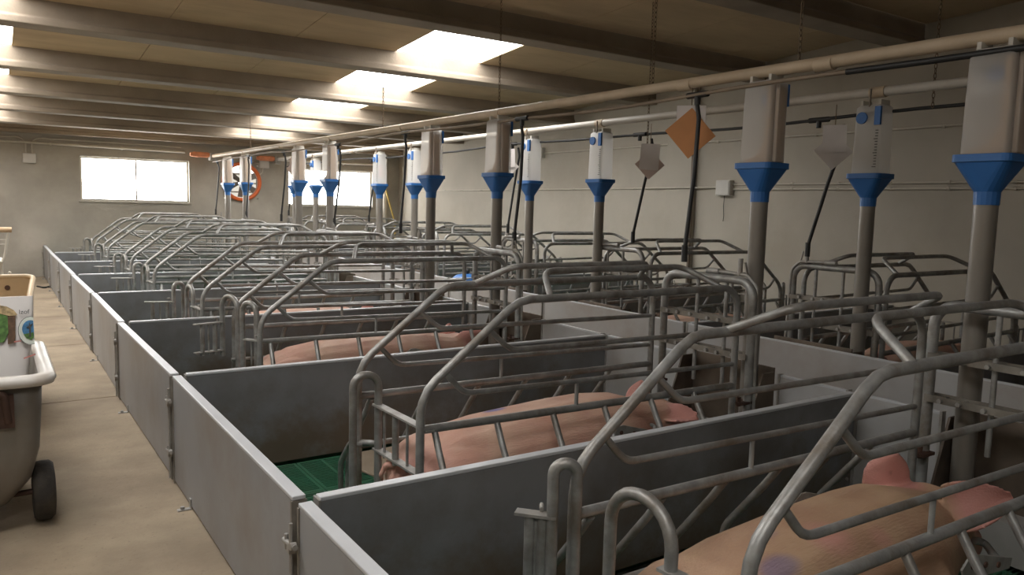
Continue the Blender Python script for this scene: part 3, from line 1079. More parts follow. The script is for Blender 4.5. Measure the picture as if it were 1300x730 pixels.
card('orange diamond card over a white sheet, hung by the near water hose', 3.17, 3.00, 1.72,
     [('white_sheet', 0.155, 0.20, 0.0, 0.0, 0.05, M['paper'], 'white printed sheet'), ('orange_sheet', 0.185, 0.20, PI / 4.4, 0.012, 0.0, M['orange_card'], 'orange card turned like a diamond')])
card('white and pink paper cards hung on the chain of the back pipe', 4.28, 4.46, 1.69,
     [('pink_sheet', 0.165, 0.165, PI / 4.2, 0.0, -0.04, M['pink_card'], 'pink card turned like a diamond'), ('white_sheet', 0.15, 0.20, -0.06, 0.012, 0.02, M['paper'], None)])
card('white paper cards hung left of the nearest capped dispenser', 4.28, 2.87, 1.73,
     [('lower_sheet', 0.16, 0.16, PI / 4.2, 0.0, -0.045, M['paper'], None), ('upper_sheet', 0.135, 0.165, 0.03, 0.012, 0.03, M['paper'], None)])
card('narrow white card hung beside the second capped dispenser', 4.28, 6.45, 1.74,
     [('lower_sheet', 0.15, 0.16, PI / 4.2, 0.0, -0.045, M['paper'], None), ('upper_sheet', 0.14, 0.18, 0.05, 0.012, 0.03, M['paper'], None)])
card('shaded card hung behind the fifth dispenser of the near row', 3.2, 9.68, 1.71,
     [('lower_sheet', 0.18, 0.18, PI / 4.2, 0.0, -0.02, M['pink_card'], None), ('upper_sheet', 0.14, 0.18, 0.05, 0.012, 0.03, M['pink_card'], None)])
card('white card hung behind the fourth capped dispenser of the back row', 4.28, 8.0, 1.76,
     [('lower_sheet', 0.15, 0.16, PI / 4.2, 0.0, -0.045, M['paper'], None), ('upper_sheet', 0.14, 0.2, 0.05, 0.012, 0.03, M['paper'], None)])

# ------------------------------------------------------------------ fittings on the right wall
def conduit(lab, pts, r, clips, axis=1, wall='right', clip_r=None):
    t = thing('wall_conduit', lab, 'conduit', (0, 0, 0))
    obj('conduit_pipe', MB().tube(pts, r, 0.06, n=8), M['conduit'], t)
    if clips:
        d = (0, 0.028, 0) if axis == 1 else (0.028, 0, 0)
        cm = MB().tube([Vector((0, 0, 0)), Vector(d)], r * 1.5, n=8).mesh('clip', M['conduit'])
        for c in clips:
            obj('clip', cm, None, t, c)


xx = XW - 0.016
def rng(a, b, s):
    o = []
    while a < b:
        o.append(a)
        a += s
    return o
conduit('upper cream conduit along the right wall', [(xx, YB + .05, 2.075), (xx, 9.28, 2.08)], 0.011, [(xx, y, 2.0755) for y in rng(0.4, 9.2, 0.62)])
conduit('lower cream conduit on the right wall, topmost of the pair near the camera', [(xx, YB + .05, 1.60), (xx, 5.75, 1.595)], 0.010, [(xx, y, 1.598) for y in rng(0.3, 5.6, 0.52)])
conduit('lowest cream conduit on the right wall, right of the junction box', [(xx, YB + .05, 1.548), (xx, 5.75, 1.543)], 0.010, [(xx, y, 1.545) for y in rng(0.3, 5.6, 0.52)])
conduit('cream conduit from the junction box to the far corner of the right wall', [(xx, 5.95, 1.565), (xx - 0.04, 6.27, 1.565), (xx - 0.04, 6.8, 1.565), (xx, 7.1, 1.56), (xx, 13.75, 1.53), (xx, 13.95, 1.56), (xx, 13.98, 2.0)], 0.010, [(xx, y, 1.561 - (y - 7.1) * 0.0045) for y in rng(7.3, 13.5, 0.62)])
t = thing('junction_box', 'grey junction box on the right wall, a thin cord hanging from it', 'electrical box', (XW - 0.001, 5.85, 1.56))
obj('box', MB().box(-0.07, 0, -0.10, 0.10, -0.085, 0.085), M['box'], t, bevel=0.006)
obj('lid', MB().box(-0.078, -0.070, -0.09, 0.09, -0.075, 0.075), M['box'], t, bevel=0.004)
obj('cord', MB().tube([(-0.03, 0, -0.085), (-0.025, 0.01, -0.2), (-0.03, -0.005, -0.31), (-0.02, 0.01, -0.37)], 0.004, 0.02, n=5), M['black'], t)
t = thing('junction_box', 'small pale box at the end of the upper conduit on the right wall', 'electrical box', (XW - 0.001, 9.36, 2.085))
obj('box', MB().box(-0.06, 0, -0.08, 0.08, -0.075, 0.075), M['box'], t, bevel=0.006)
obj('lid', MB().box(-0.066, -0.060, -0.072, 0.072, -0.068, 0.068), M['box'], t, bevel=0.004)
o = obj('drain_post', MB().tube([(XW - 0.075, 6.30, 0.0), (XW - 0.075, 6.30, wall_top(6.3) - 0.08)], 0.020, n=12), M['brown'])
tag(o, 'dark brown post standing at the pilaster of the right wall', 'post')
for y, z in ((6.48, 1.88), (9.9, 2.35), (8.8, 1.2), (5.2, 1.9)):
    pass

# far wall fittings
yy = YF - 0.016
conduit('long cream pipe along the top of the far wall', [(XL + .05, YF - 0.03, 2.10), (2.78, YF - 0.03, 2.065)], 0.021, [(x, YF - 0.03, 2.10 - (x + 1.65) * 0.0079) for x in rng(-1.2, 2.6, 1.0)], axis=0)
conduit('cream pipe along the top of the far wall right of the fan', [(4.22, YF - 0.03, 2.02), (6.45, YF - 0.03, 2.03)], 0.021, [(x, YF - 0.03, 2.02) for x in (4.6, 5.6)], axis=0)
t = thing('switch_box', 'pale box with two bent conduits at the left end of the far wall', 'electrical box', (0.524, YF - 0.001, 1.84))
obj('box', MB().box(-0.09, 0.09, -0.07, 0, -0.075, 0.075), M['box'], t, bevel=0.012)
for s in (-1, 1):
    obj('bent_conduit', MB().tube([(s * 0.04, -0.03, 0.07), (s * 0.04, -0.03, 0.32), (s * (0.9 if s < 0 else 2.2), -0.03, 0.30)], 0.011, 0.12, n=8), M['conduit'], t)
t = thing('junction_box', 'small pale box right of the orange fan on the far wall', 'electrical box', (4.12, YF - 0.001, 1.93))
obj('box', MB().box(-0.08, 0.08, -0.06, 0, -0.075, 0.075), M['box'], t, bevel=0.006)
obj('cable', MB().tube([(-0.02, -0.02, -0.07), (-0.03, -0.02, -0.15), (-0.17, -0.02, -0.27)], 0.008, 0.05, n=6), M['conduit'], t)
obj('cable', MB().tube([(-0.07, -0.02, 0.0), (-0.25, -0.02, 0.04), (-0.33, -0.02, 0.20)], 0.008, 0.1, n=6), M['conduit'], t)
# wall plate with the round fan opening
mb = MB()
V = []
for y in (YF - 0.002, YF + 0.03):
    for rr in (0, 1):
        for j in range(36):
            a = 2 * PI * j / 36
            c, q = math.cos(a), math.sin(a)
            k = 0.283 if rr == 0 else 0.31 / max(abs(c), abs(q))
            V.append((FAN[0] + k * c, y, FAN[1] + k * q))
Fc = []
for j in range(36):
    j2 = (j + 1) % 36
    Fc += [(j, j2, 36 + j2, 36 + j), (72 + j, 108 + j, 108 + j2, 72 + j2), (j, 72 + j, 72 + j2, j2), (36 + j, 36 + j2, 108 + j2, 108 + j)]
obj('fan_surround', mb.add(V, Fc), M['far_wall'], wf)
# fan
t = thing('extractor_fan', 'round extractor fan with an orange ring between the far windows', 'fan', (FAN[0], YF, FAN[1]))
rp = []
for j in range(36):
    a = 2 * PI * j / 36
    rp.append((math.cos(a), math.sin(a)))
rm = MB()
prof_r = [(0.285, -0.005), (0.285, -0.07), (0.33, -0.075), (0.345, -0.05), (0.345, -0.003)]
V, Fc = [], []
for (r, y) in prof_r:
    for (c, s) in rp:
        V.append((r * c, y, r * s))
for i in range(len(prof_r)):
    i2 = (i + 1) % len(prof_r)
    for j in range(36):
        Fc.append((i * 36 + j, i * 36 + (j + 1) % 36, i2 * 36 + (j + 1) % 36, i2 * 36 + j))
rm.add(V, Fc, True)
obj('ring', rm, M['orange'], t)
obj('hub', MB().tube([(0, -0.06, 0), (0, 0.06, 0)], 0.05, n=16), M['blade'], t)
for i in range(6):
    a = 2 * PI * i / 6 + 0.45
    c, s = math.cos(a), math.sin(a)
    V = []
    for (u, w, tw) in ((0.045, 0.03, 0.02), (0.27, 0.055, 0.012)):
        for e in (-1, 1):
            for th in (-0.002, 0.002):
                px, pz = u * c - e * w * s, u * s + e * w * c
                V.append((px, -0.02 + e * tw + th, pz))
    obj('blade', MB().add(V, [(0, 1, 3, 2), (4, 6, 7, 5), (0, 4, 5, 1), (2, 3, 7, 6), (0, 2, 6, 4), (1, 5, 7, 3)]), M['blade'], t)
obj('shutter', MB().box(-0.3, 0.3, 0.15, 0.16, -0.3, 0.16), M['fan_light'], t)
obj('open_gap', MB().box(-0.3, 0.3, 0.15, 0.16, 0.165, 0.3), M['fan_sky'], t)
for z in (-0.18, -0.02, 0.14):
    obj('louvre', MB().box(-0.298, 0.298, 0.12, 0.145, z - 0.012, z + 0.012), M['frame'], t)
# corner pipe, yellow hose, valve
o = obj('corner_pipe', MB().tube([(6.47, YF - 0.06, 0.0), (6.47, YF - 0.06, 2.25)], 0.045, n=12), M['conduit'])
tag(o, 'thick cream downpipe in the far right corner beside the window', 'pipe')
o = obj('yellow_hose', MB().tube([(6.38, YF - 0.17, 1.95), (6.42, YF - 0.17, 1.6), (6.62, YF - 0.18, 0.95), (6.66, YF - 0.2, 0.1)], 0.018, 0.3, n=8), M['yellow'])
tag(o, 'yellow hose hanging in the far right corner of the room', 'hose')
o = obj('valve', MB().tube([(6.36, YF - 0.14, 1.80), (6.36, YF - 0.14, 1.90), (6.36, YF - 0.14, 2.02)], [0.03, 0.036, 0.02], n=10).tube([(6.36, YF - 0.14, 2.0), (6.36, YF - 0.02, 2.0)], 0.014, n=8), M['red'])
tag(o, 'small red valve on the far wall right of the window', 'valve')

# blue lid on the right row
t = thing('piglet_feeder', 'blue plastic piglet feeder with black knob behind a right row panel', 'feeder', (4.42, 7.45, 0.0))
obj('bowl', MB().lathe([(0.0, 0.003), (0.13, 0.003), (0.16, 0.05), (0.12, 0.06), (0.11, 0.44), (0.13, 0.46)], n=18), M['blue'], t)
obj('lid', MB().lathe([(0.17, 0.46), (0.175, 0.475), (0.12, 0.515), (0.04, 0.53), (0.0, 0.53)], n=18), M['blue'], t)
obj('knob', MB().lathe([(0.018, 0.525), (0.03, 0.55), (0.03, 0.575), (0.015, 0.59), (0.0, 0.59)], n=12), M['black'], t)

# ------------------------------------------------------------------ sows
def ear_points(base, d, sidev, length, width, cup=0.03, point=False):
    d = Vector(d).normalized()
    sv = Vector(sidev)
    sv = (sv - d * sv.dot(d)).normalized()
    n = d.cross(sv).normalized()
    NU, NV = 9, 7
    W = [0.95, 1.0, 1.0, 0.95, 0.86, 0.73, 0.57, 0.38, 0.14] if point else [0.95, 1.0, 1.03, 1.03, 1.0, 0.93, 0.80, 0.58, 0.26]
    A, B = [], []
    for i in range(NU):
        u = i / (NU - 1)
        for j in range(NV):
            v = -1 + 2 * j / (NV - 1)
            p = Vector(base) + d * (length * u) + sv * (width * 0.5 * W[i] * v) + n * (cup * (v * v) - cup * 0.6 * u * u * 2.0)
            A.append(p + n * 0.0085)
            B.append(p - n * 0.0085)
    V = A + B
    o = NU * NV
    Fc = []
    for i in range(NU - 1):
        for j in range(NV - 1):
            a = i * NV + j
            Fc.append((a, a + 1, a + NV + 1, a + NV))
            Fc.append((o + a, o + a + NV, o + a + NV + 1, o + a + 1))
    for i in range(NU - 1):
        for j in (0, NV - 1):
            a = i * NV + j
            Fc.append((a, a + NV, o + a + NV, o + a))
    for j in range(NV - 1):
        for i in (0, NU - 1):
            a = i * NV + j
            Fc.append((a, a + 1, o + a + 1, o + a))
    return V, Fc


STA = [(0.00, .15, .05, .05), (0.025, .155, .115, .095), (0.07, .165, .165, .120), (0.14, .18, .205, .150), (0.25, .192, .235, .185),
       (0.42, .202, .242, .200), (0.60, .206, .240, .208), (0.80, .212, .238, .214), (1.0, .216, .230, .216), (1.15, .214, .208, .206),
       (1.28, .210, .174, .178), (1.38, .216, .146, .150), (1.46, .230, .130, .142), (1.54, .215, .112, .122), (1.61, .185, .088, .096),
       (1.67, .158, .068, .074), (1.72, .142, .060, .064), (1.76, .134, .060, .062), (1.775, .133, .050, .052)]


def make_sow_mesh(name, sx=1.0, sz=1.0, lift=0.0, ears=None, blue=(), dark=(), rosy=(), yaw=0.0):
    mb = MB()
    rings = []
    n = 22
    def warp(p):
        x, y, z = p
        h = max(0.0, min(1.0, (x - 0.95) / 0.45))
        h = h * h * (3 - 2 * h)
        return Vector((x * sx, y + yaw * h * max(0, x - 1.0), z * sz + lift * h))
    for (x, zc, hw, hh) in STA:
        rg = []
        for j in range(n):
            a = 2 * PI * j / n
            c, s = math.cos(a), math.sin(a)
            e = 0.86
            yy = hw * math.copysign(abs(c) ** e, c)
            zz = zc + hh * math.copysign(abs(s) ** e, s)
            if abs(x) < 1.2 and s > 0.8:
                zz += 0.006
            rg.append(warp((x, yy, max(zz, 0.004))))
        rings.append(rg)
    loft(mb, rings, True, True)
    # shoulders and hams
    def blob(c, r, k=10):
        V, Fc = [], []
        for i in range(k + 1):
            th = PI * i / k
            for j in range(14):
                a = 2 * PI * j / 14
                V.append(warp((c[0] + r[0] * math.sin(th) * math.cos(a), c[1] + r[1] * math.sin(th) * math.sin(a), max(0.004, c[2] + r[2] * math.cos(th)))))
        for i in range(k):
            for j in range(14):
                Fc.append((i * 14 + j, i * 14 + (j + 1) % 14, (i + 1) * 14 + (j + 1) % 14, (i + 1) * 14 + j))
        mb.add(V, Fc, True)
    for s in (-1, 1):
        blob((0.26, s * 0.12, 0.18), (0.24, 0.15, 0.17))
        blob((1.05, s * 0.12, 0.18), (0.18, 0.14, 0.17))
        blob((1.47, s * 0.075, 0.215), (0.07, 0.06, 0.075))       # jowl
        # folded legs with trotters
        mb.tube([warp((0.30, s * 0.21, 0.09)), warp((0.52, s * 0.25, 0.06)), warp((0.66, s * 0.245, 0.035)), warp((0.74, s * 0.24, 0.03))], [0.085, 0.058, 0.036, 0.03], n=10)
        mb.tube([warp((1.05, s * 0.18, 0.09)), warp((1.22, s * 0.20, 0.055)), warp((1.36, s * 0.19, 0.035)), warp((1.44, s * 0.185, 0.03))], [0.075, 0.05, 0.034, 0.03], n=10)
    mb.tube([warp((0.01, 0.0, 0.27)), warp((-0.03, 0.01, 0.27)), warp((-0.045, 0.02, 0.23)), warp((-0.03, 0.035, 0.20))], [0.018, 0.014, 0.011, 0.009], n=8)
    ear_seg = []
    for (base, d, sv, ln, w, *pt) in ears:
        b = warp(base)
        V, Fc = ear_points(b, d, sv, ln, w, point=bool(pt))
        mb.add(V, Fc, True)
        ear_seg.append((b, b + Vector(d).normalized() * ln))
    me = mb.mesh(name + '_base')
    tmp = bpy.data.objects.new('tmp', me)
    COL.objects.link(tmp)
    r = tmp.modifiers.new('r', 'REMESH')
    r.mode = 'VOXEL'
    r.voxel_size = 0.0072
    sm = tmp.modifiers.new('s', 'SMOOTH')
    sm.factor = 0.5
    sm.iterations = 4
    dg = bpy.context.evaluated_depsgraph_get()
    dg.update()
    out = bpy.data.meshes.new_from_object(tmp.evaluated_get(dg))
    bpy.data.objects.remove(tmp)
    out.name = name
    out.materials.clear()
    out.materials.append(M['pig'])
    for p in out.polygons:
        p.use_smooth = True
    at = out.color_attributes.new('tint', 'FLOAT_COLOR', 'POINT')
    snout = warp((1.77, 0, 0.133))
    cols = []
    def soft(d, r0, r1):
        return max(0.0, min(1.0, (r1 - d) / (r1 - r0)))
    for v in out.vertices:
        p = v.co
        pk = 0.0
        for (a, b) in ear_seg:
            ab = b - a
            tt = (p - a).dot(ab) / ab.length_squared
            q = a + ab * max(0, min(1.1, tt))
            d = (p - q).length
            if tt > 0.05:
                pk = max(pk, soft(d, 0.075, 0.12) * min(1, tt * 4))
        pk = max(pk, soft((p - snout).length, 0.04, 0.20) * 0.9)
        for (c, rr, am) in rosy:
            pk = max(pk, soft((p - Vector(c)).length, rr * 0.3, rr) * am)
        bl = 0.0
        for (c, rr, am) in blue:
            dd = p - Vector(c)
            bl = max(bl, soft(Vector((dd.x * 0.6, dd.y, dd.z)).length, rr * 0.55, rr) * am)
        dk = 0.0
        for (c, rr) in dark:
            dk = max(dk, soft((p - Vector(c)).length, rr * 0.5, rr))
        cols += [pk, bl, dk, 1.0]
    at.data.foreach_set('color', cols)
    return out, warp


def eyes(t, warp):
    for s in (-1, 1):
        c = warp((1.545, s * 0.094, 0.265))
        obj('eye', MB().lathe([(0.0, -0.011), (0.008, -0.008), (0.011, 0.0), (0.008, 0.008), (0.0, 0.011)], n=10), M['black'], t, c)


def sow(lab, mesh_warp, loc, rz=0.0):
    me, warp = mesh_warp
    o = obj('sow', me, None, None, loc)
    o.rotation_euler = (0, 0, rz)
    tag(o, lab, 'pig', 'sows lying in the crates')
    eyes(o, warp)
    return o


E_UP = [((1.41, 0.095, 0.31), (0.35, 0.30, 0.50), (0.8, -0.45, 0.0), 0.135, 0.13), ((1.41, -0.095, 0.30), (0.55, -0.60, 0.12), (0.7, 0.4, 0.4), 0.16, 0.13)]
E_A = [((1.36, 0.095, 0.322), (0.10, 0.12, 0.95), (0.83, -0.56, 0.0), 0.145, 0.155), ((1.345, -0.095, 0.34), (0.76, -0.62, 0.26), (0.35, 0.25, 0.85), 0.215, 0.155, 1)]
m_a = make_sow_mesh('sow_first', 0.86, 1.06, 0.035, E_A, blue=(((0.33, -0.10, 0.42), 0.05, 0.45), ((0.42, 0.02, 0.445), 0.035, 0.2)), rosy=(((0.56, -0.08, 0.44), 0.085, 0.75), ((0.72, -0.14, 0.42), 0.05, 0.45)),
                    dark=(((1.17, 0.10, 0.455), 0.012), ((1.28, -0.22, 0.49), 0.010)))
m_a[0].materials[0] = M['pig_tan']
sow('tan pink sow with wide pink ears lying in the nearest crate', m_a, (1.29, CL(-1), 0.0))
m_b = make_sow_mesh('sow_second', 0.995, 1.0, 0.0, E_UP, blue=(((0.52, 0.08, 0.42), 0.045, 0.8),), rosy=(((0.05, -0.1, 0.2), 0.22, 0.7),))
sow('pink sow with a small blue mark lying in the second left crate', m_b, (1.29, CL(0) - 0.0, 0.0))
E_C = [((1.42, 0.095, 0.30), (0.25, 0.30, 0.55), (0.8, -0.35, 0.0), 0.13, 0.12), ((1.43, -0.09, 0.31), (0.75, -0.20, 0.52), (0.5, 0.1, -0.7), 0.17, 0.12)]
m_c = make_sow_mesh('sow_third', 0.995, 1.0, 0.02, E_C, blue=(((1.12, 0.06, 0.43), 0.10, 0.95),))
sow('pink sow with blue shoulder paint lying in the third left crate', m_c, (1.29, CL(1), 0.0))
sow('pink sow lying in the fourth left crate, mostly hidden by rails', m_b, (1.29, CL(2), 0.0))
sow('pink sow lying in the first crate of the right row', m_b, (6.14, CR(-1), 0.0), PI)
sow('pink sow lying in the second crate of the right row', m_b, (6.14, CR(0), 0.0), PI)
sow('pink sow lying in the third crate of the right row', m_b, (6.14, CR(1), 0.0), PI).scale = (1, 0.96, 0.84)

# ------------------------------------------------------------------ carts in the aisle
t = thing('feed_cart', 'grey feed cart with white rolled rim, in the aisle at the left edge', 'cart', (-0.20, 3.80, 0))
def tub_ring(hx, hy, r, z, cx=0.0, cy=0.0): return [(x, y, z) for x, y in rrect(cx, cy, 2 * hx, 2 * hy, r, 5)]
tb = MB()
outer = [tub_ring(0.10, 0.30, 0.08, 0.065), tub_ring(0.22, 0.36, 0.08, 0.105), tub_ring(0.295, 0.385, 0.07, 0.20), tub_ring(0.325, 0.392, 0.06, 0.32), tub_ring(0.334, 0.395, 0.06, 0.45), tub_ring(0.342, 0.40, 0.06, 0.60)]
inner = [tub_ring(0.330, 0.388, 0.06, 0.60), tub_ring(0.322, 0.382, 0.06, 0.40), tub_ring(0.295, 0.37, 0.07, 0.26), tub_ring(0.23, 0.345, 0.08, 0.165), tub_ring(0.11, 0.29, 0.08, 0.12)]
loft(tb, outer + inner, True, True)
obj('tub', tb, M['tub_grey'], t)
rm = MB()
ring_pts = [(x, y, 0.603) for x, y in rrect(0, 0, 0.735, 0.85, 0.075, 5)]
sec = [(-0.038, 0.004), (-0.03, 0.018), (0.012, 0.016), (0.022, -0.006), (0.014, -0.022), (0.002, -0.024), (0.005, -0.006)]
rings = []
for (dr, dz) in sec:
    rings.append([(x, y, 0.603 + dz) for x, y in rrect(0, 0, 0.735 + 2 * dr, 0.85 + 2 * dr, 0.075 + dr, 5)])
rings.append(rings[0])
loft(rm, rings)
obj('rolled_rim', rm, M['tub_rim'], t)
for s in (-1, 1):
    w = MB()
    px = s * 0.335
    prof = [(0.03, -0.035), (0.07, -0.04), (0.105, -0.036), (0.117, -0.022), (0.119, 0.0), (0.117, 0.022), (0.105, 0.036), (0.07, 0.04), (0.03, 0.035)]
    V, Fc = [], []
    for (r, xo) in prof:
        for j in range(24):
            a = 2 * PI * j / 24
            V.append((px + xo, r * math.cos(a) - 0.27, 0.1205 + r * math.sin(a)))
    for i in range(len(prof) - 1):
        for j in range(24):
            Fc.append((i * 24 + j, i * 24 + (j + 1) % 24, (i + 1) * 24 + (j + 1) % 24, (i + 1) * 24 + j))
    w.add(V, Fc, True)
    wo = obj('wheel', w, M['tyre'], t)
    obj('hub', MB().tube([(px - 0.04, -0.27, 0.1205), (px + 0.042, -0.27, 0.1205)], 0.032, n=12), M['rust'], wo)
obj('axle', MB().tube([(-0.34, -0.27, 0.1205), (0.34, -0.27, 0.1205)], 0.012, n=8), M['rust'], t)
obj('caster_leg', MB().tube([(0, 0.3, 0.13), (0, 0.3, 0.0)], 0.02, n=8), M['rust'], t)
hb = MB().tube([(0.155, -0.405, 0.50), (0.185, -0.43, 0.57), (0.215, -0.43, 0.56), (0.225, -0.42, 0.45)], 0.014, 0.03, n=8).box(0.18, 0.245, -0.425, -0.393, 0.43, 0.555)
obj('handle_bracket', hb, M['rust'], t)

# sack standing in the cart
t = thing('feed_sack', 'printed white paper sack standing in the grey feed cart', 'sack', (-0.14, 3.86, 0.14))
mb = MB()
rings = []
NS = 24
for (z, w, d) in ((0.0, 0.15, 0.07), (0.03, 0.20, 0.10), (0.15, 0.215, 0.115), (0.30, 0.235, 0.11), (0.45, 0.26, 0.085), (0.60, 0.275, 0.05), (0.69, 0.28, 0.018), (0.725, 0.28, 0.005)):
    rg = []
    for j in range(NS):
        a = 2 * PI * j / NS
        c, s = math.cos(a), math.sin(a)
        e = 0.45
        y = d * math.copysign(abs(s) ** e, s)
        if s < 0:
            y = -d * min(1, abs(s) ** 0.3)
        rg.append((w * math.copysign(abs(c) ** e, c), y + 0.04 * (z / 0.7) + random.uniform(-0.004, 0.004), z))
    rings.append(rg)
loft(mb, rings, True, True)
sk = obj('sack', mb, M['sack'], t)
sd = sk.modifiers.new('sub', 'SUBSURF')
sd.levels = sd.render_levels = 1


def front_y(z):
    tab = [(0.15, -0.115), (0.30, -0.11), (0.45, -0.085), (0.60, -0.05), (0.69, -0.018), (0.725, -0.005)]
    for (a, ya), (b, yb) in zip(tab, tab[1:]):
        if a <= z <= b:
            return ya + (yb - ya) * (z - a) / (b - a) + 0.04 * z / 0.7
    return -0.1


def decal(name, pts, material, lift):
    """flat print laid on the sloping sack front: pts in (x, z)"""
    V = [(x, front_y(z) - lift, z) for x, z in pts]
    V += [(x, front_y(z) - lift + 0.0008, z) for x, z in pts]
    n = len(pts)
    Fc = [tuple(range(n)), tuple(range(n, 2 * n))[::-1]] + [(i, (i + 1) % n, n + (i + 1) % n, n + i) for i in range(n)]
    return obj(name, MB().add(V, Fc), material, sk)


def disc(cx, cz, rx, rz, n=24, a0=0, a1=2 * PI):
    return [(cx + rx * math.cos(a0 + (a1 - a0) * i / n), cz + rz * math.sin(a0 + (a1 - a0) * i / n)) for i in range(n)]


EC = 0.262
def clip(pts, xm=0.274): return [(min(x, xm), z) for x, z in pts]
decal('emblem_ring', clip(disc(EC, 0.585, 0.046, 0.058)), M['ink_dark'], 0.008)
decal('emblem_field', clip(disc(EC, 0.585, 0.044, 0.056)), M['ink_pale'], 0.0095)
decal('emblem_blue', clip(disc(EC, 0.592, 0.031, 0.036), 0.273), M['ink_blue'], 0.011)
decal('emblem_green', [(EC - 0.026, 0.572), (0.272, 0.578), (0.272, 0.556), (EC, 0.548), (EC - 0.016, 0.554)], M['ink_green'], 0.0125)
decal('emblem_figure', [(EC - 0.006, 0.56), (EC, 0.56), (EC + 0.001, 0.60), (EC + 0.009, 0.615), (EC - 0.001, 0.61), (EC - 0.004, 0.622), (EC - 0.006, 0.606), (EC - 0.016, 0.60), (EC - 0.006, 0.595)], M['ink_dark'], 0.0135)
decal('picture_trunk', [(0.178, 0.535), (0.205, 0.540), (0.210, 0.648), (0.182, 0.655)], M['ink_brown'], 0.008)
decal('picture_leaf', [(0.10, 0.535), (0.165, 0.545), (0.182, 0.58), (0.182, 0.645), (0.16, 0.67), (0.10, 0.67)], M['ink_green'], 0.0085)
decal('picture_straw', [(0.11, 0.665), (0.155, 0.66), (0.19, 0.648), (0.218, 0.652), (0.205, 0.672), (0.18, 0.688), (0.15, 0.695), (0.11, 0.69)], M['ink_straw'], 0.010)
decal('red_print', [(0.20, 0.540), (0.226, 0.542), (0.226, 0.548), (0.20, 0.546)], M['ink_red'], 0.0085)
decal('red_print', [(0.232, 0.470), (0.275, 0.484), (0.275, 0.490), (0.232, 0.476)], M['ink_red'], 0.0085)
fc = bpy.data.curves.new('letters', 'FONT')
fc.body = 'Izof'
fc.size = 0.026
fc.extrude = 0.0004
fo = bpy.data.objects.new('tmp_letters', fc)
COL.objects.link(fo)
dg = bpy.context.evaluated_depsgraph_get()
fm = bpy.data.meshes.new_from_object(fo.evaluated_get(dg))
bpy.data.objects.remove(fo)
fm.materials.clear()
fm.materials.append(M['ink_dark'])
fo = obj('lettering', fm, None, sk, (0.222, front_y(0.66) - 0.012, 0.655))
fo.rotation_euler = (PI / 2 - 0.2, 0, 0)

# beige barrow behind
t = thing('barrow', 'beige scoop shaped feed barrow behind the white sack in the aisle', 'cart', (-0.13, 5.55, 0))
th = 0.02
bb = MB()
# back board, floor, two sides that run down to the near end
bb.prism([(-0.33, 0.30), (0.33, 0.30), (0.345, 0.765), (-0.345, 0.765)], 1, 0.33, 0.33 + th)
for s in (-1, 1):
    V = []
    for off in (0, -s * th):
        V += [(s * 0.345 + off, 0.35, 0.765), (s * 0.33 + off, 0.35, 0.30), (s * 0.25 + off, -0.45, 0.33), (s * 0.275 + off, -0.45, 0.60)]
    bb.add(V, [(0, 1, 2, 3), (7, 6, 5, 4), (0, 4, 5, 1), (1, 5, 6, 2), (2, 6, 7, 3), (3, 7, 4, 0)])
V = []
for z in (0.30, 0.28):
    V += [(-0.33, 0.35, z), (0.33, 0.35, z), (0.25, -0.45, z + 0.03), (-0.25, -0.45, z + 0.03)]
bb.add(V, [(0, 1, 2, 3), (7, 6, 5, 4), (0, 4, 5, 1), (1, 5, 6, 2), (2, 6, 7, 3), (3, 7, 4, 0)])
bb.prism([(-0.25, 0.33), (0.25, 0.33), (0.272, 0.60), (-0.272, 0.60)], 1, -0.46, -0.44)
obj('tray', bb, M['tub_beige'], t, bevel=0.008)
obj('rolled_rim', MB().tube([(-0.27, -0.45, 0.605), (-0.345, 0.34, 0.77), (0.345, 0.34, 0.77), (0.27, -0.45, 0.605)], 0.016, [0, 0.05, 0.05, 0], n=8), M['tub_beige'], t)
hb = MB()
for x in (0.2, -0.2):
    for z in (0.70, 0.62):
        hb.tube([(x, 0.322, z), (x, 0.335, z)], 0.016, n=10)
obj('bolt', hb, M['rust'], t)['kind'] = 'stuff'
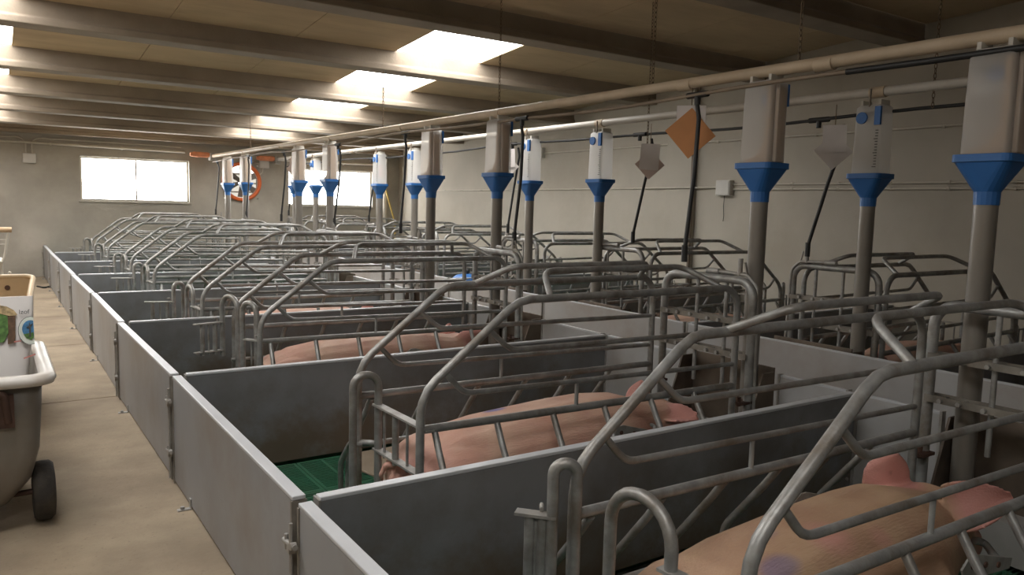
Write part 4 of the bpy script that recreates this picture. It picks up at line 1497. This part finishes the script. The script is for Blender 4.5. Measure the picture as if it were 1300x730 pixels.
for s in (-1, 1):
    w = MB().tube([(s * 0.26 - 0.03, 0.0, 0.15), (s * 0.26 + 0.03, 0.0, 0.15)], 0.149, n=20)
    obj('wheel', w, M['tyre'], t)
    obj('strut', MB().tube([(s * 0.22, 0.0, 0.15), (s * 0.22, 0.0, 0.30)], 0.014, n=8), M['rust'], t)
obj('axle', MB().tube([(-0.28, 0, 0.15), (0.28, 0, 0.15)], 0.012, n=8), M['rust'], t)
obj('rear_leg', MB().tube([(0, 0.30, 0.29), (0, 0.30, 0.0)], 0.016, n=8), M['rust'], t)

# trolley frame with wooden handle
t = thing('push_trolley', 'pale tube trolley with wooden push bar, far down the aisle at left', 'cart', (-0.10, 8.0, 0))
obj('push_bar', MB().tube([(-0.40, 0, 0.985), (0.245, 0, 0.985)], 0.024, n=10), M['wood'], t)
for s in (-1, 1):
    x = -0.08 + s * 0.30
    obj('upright', MB().tube([(x, 0, 0.97), (x - 0.035, 0.02, 0.74), (x - 0.06, 0.04, 0.70), (x - 0.06, 0.05, 0.48)], 0.012, 0.04, n=8), M['frame'], t)
    obj('side_brace', MB().tube([(x + 0.0, -0.02, 0.62), (x - 0.06, 0.03, 0.48), (x - 0.06, 0.05, 0.05)], 0.012, 0.04, n=8), M['frame'], t)
    w = MB().tube([(x - 0.08, 0.05, 0.07), (x - 0.04, 0.05, 0.07)], 0.069, n=16)
    obj('wheel', w, M['tyre'], t)
for z in (0.90, 0.86):
    obj('wire', MB().tube([(-0.38, 0.004, z), (0.21, 0.004, z)], 0.004, n=5), M['frame'], t)
obj('shelf', MB().box(-0.45, 0.17, -0.02, 0.45, 0.70, 0.715), M['frame'], t, bevel=0.004)
obj('deck', MB().box(-0.45, 0.17, 0.0, 0.45, 0.12, 0.14), M['frame'], t, bevel=0.004)
# loose hose bit on the far aisle floor
o = obj('hose_piece', MB().tube([(0.50, 12.6, 0.012), (0.58, 12.35, 0.012), (0.62, 12.5, 0.012), (0.72, 12.45, 0.012)], 0.012, 0.08, n=7), M['black'])
tag(o, 'short piece of dark hose lying on the aisle floor by the far wall', 'hose')
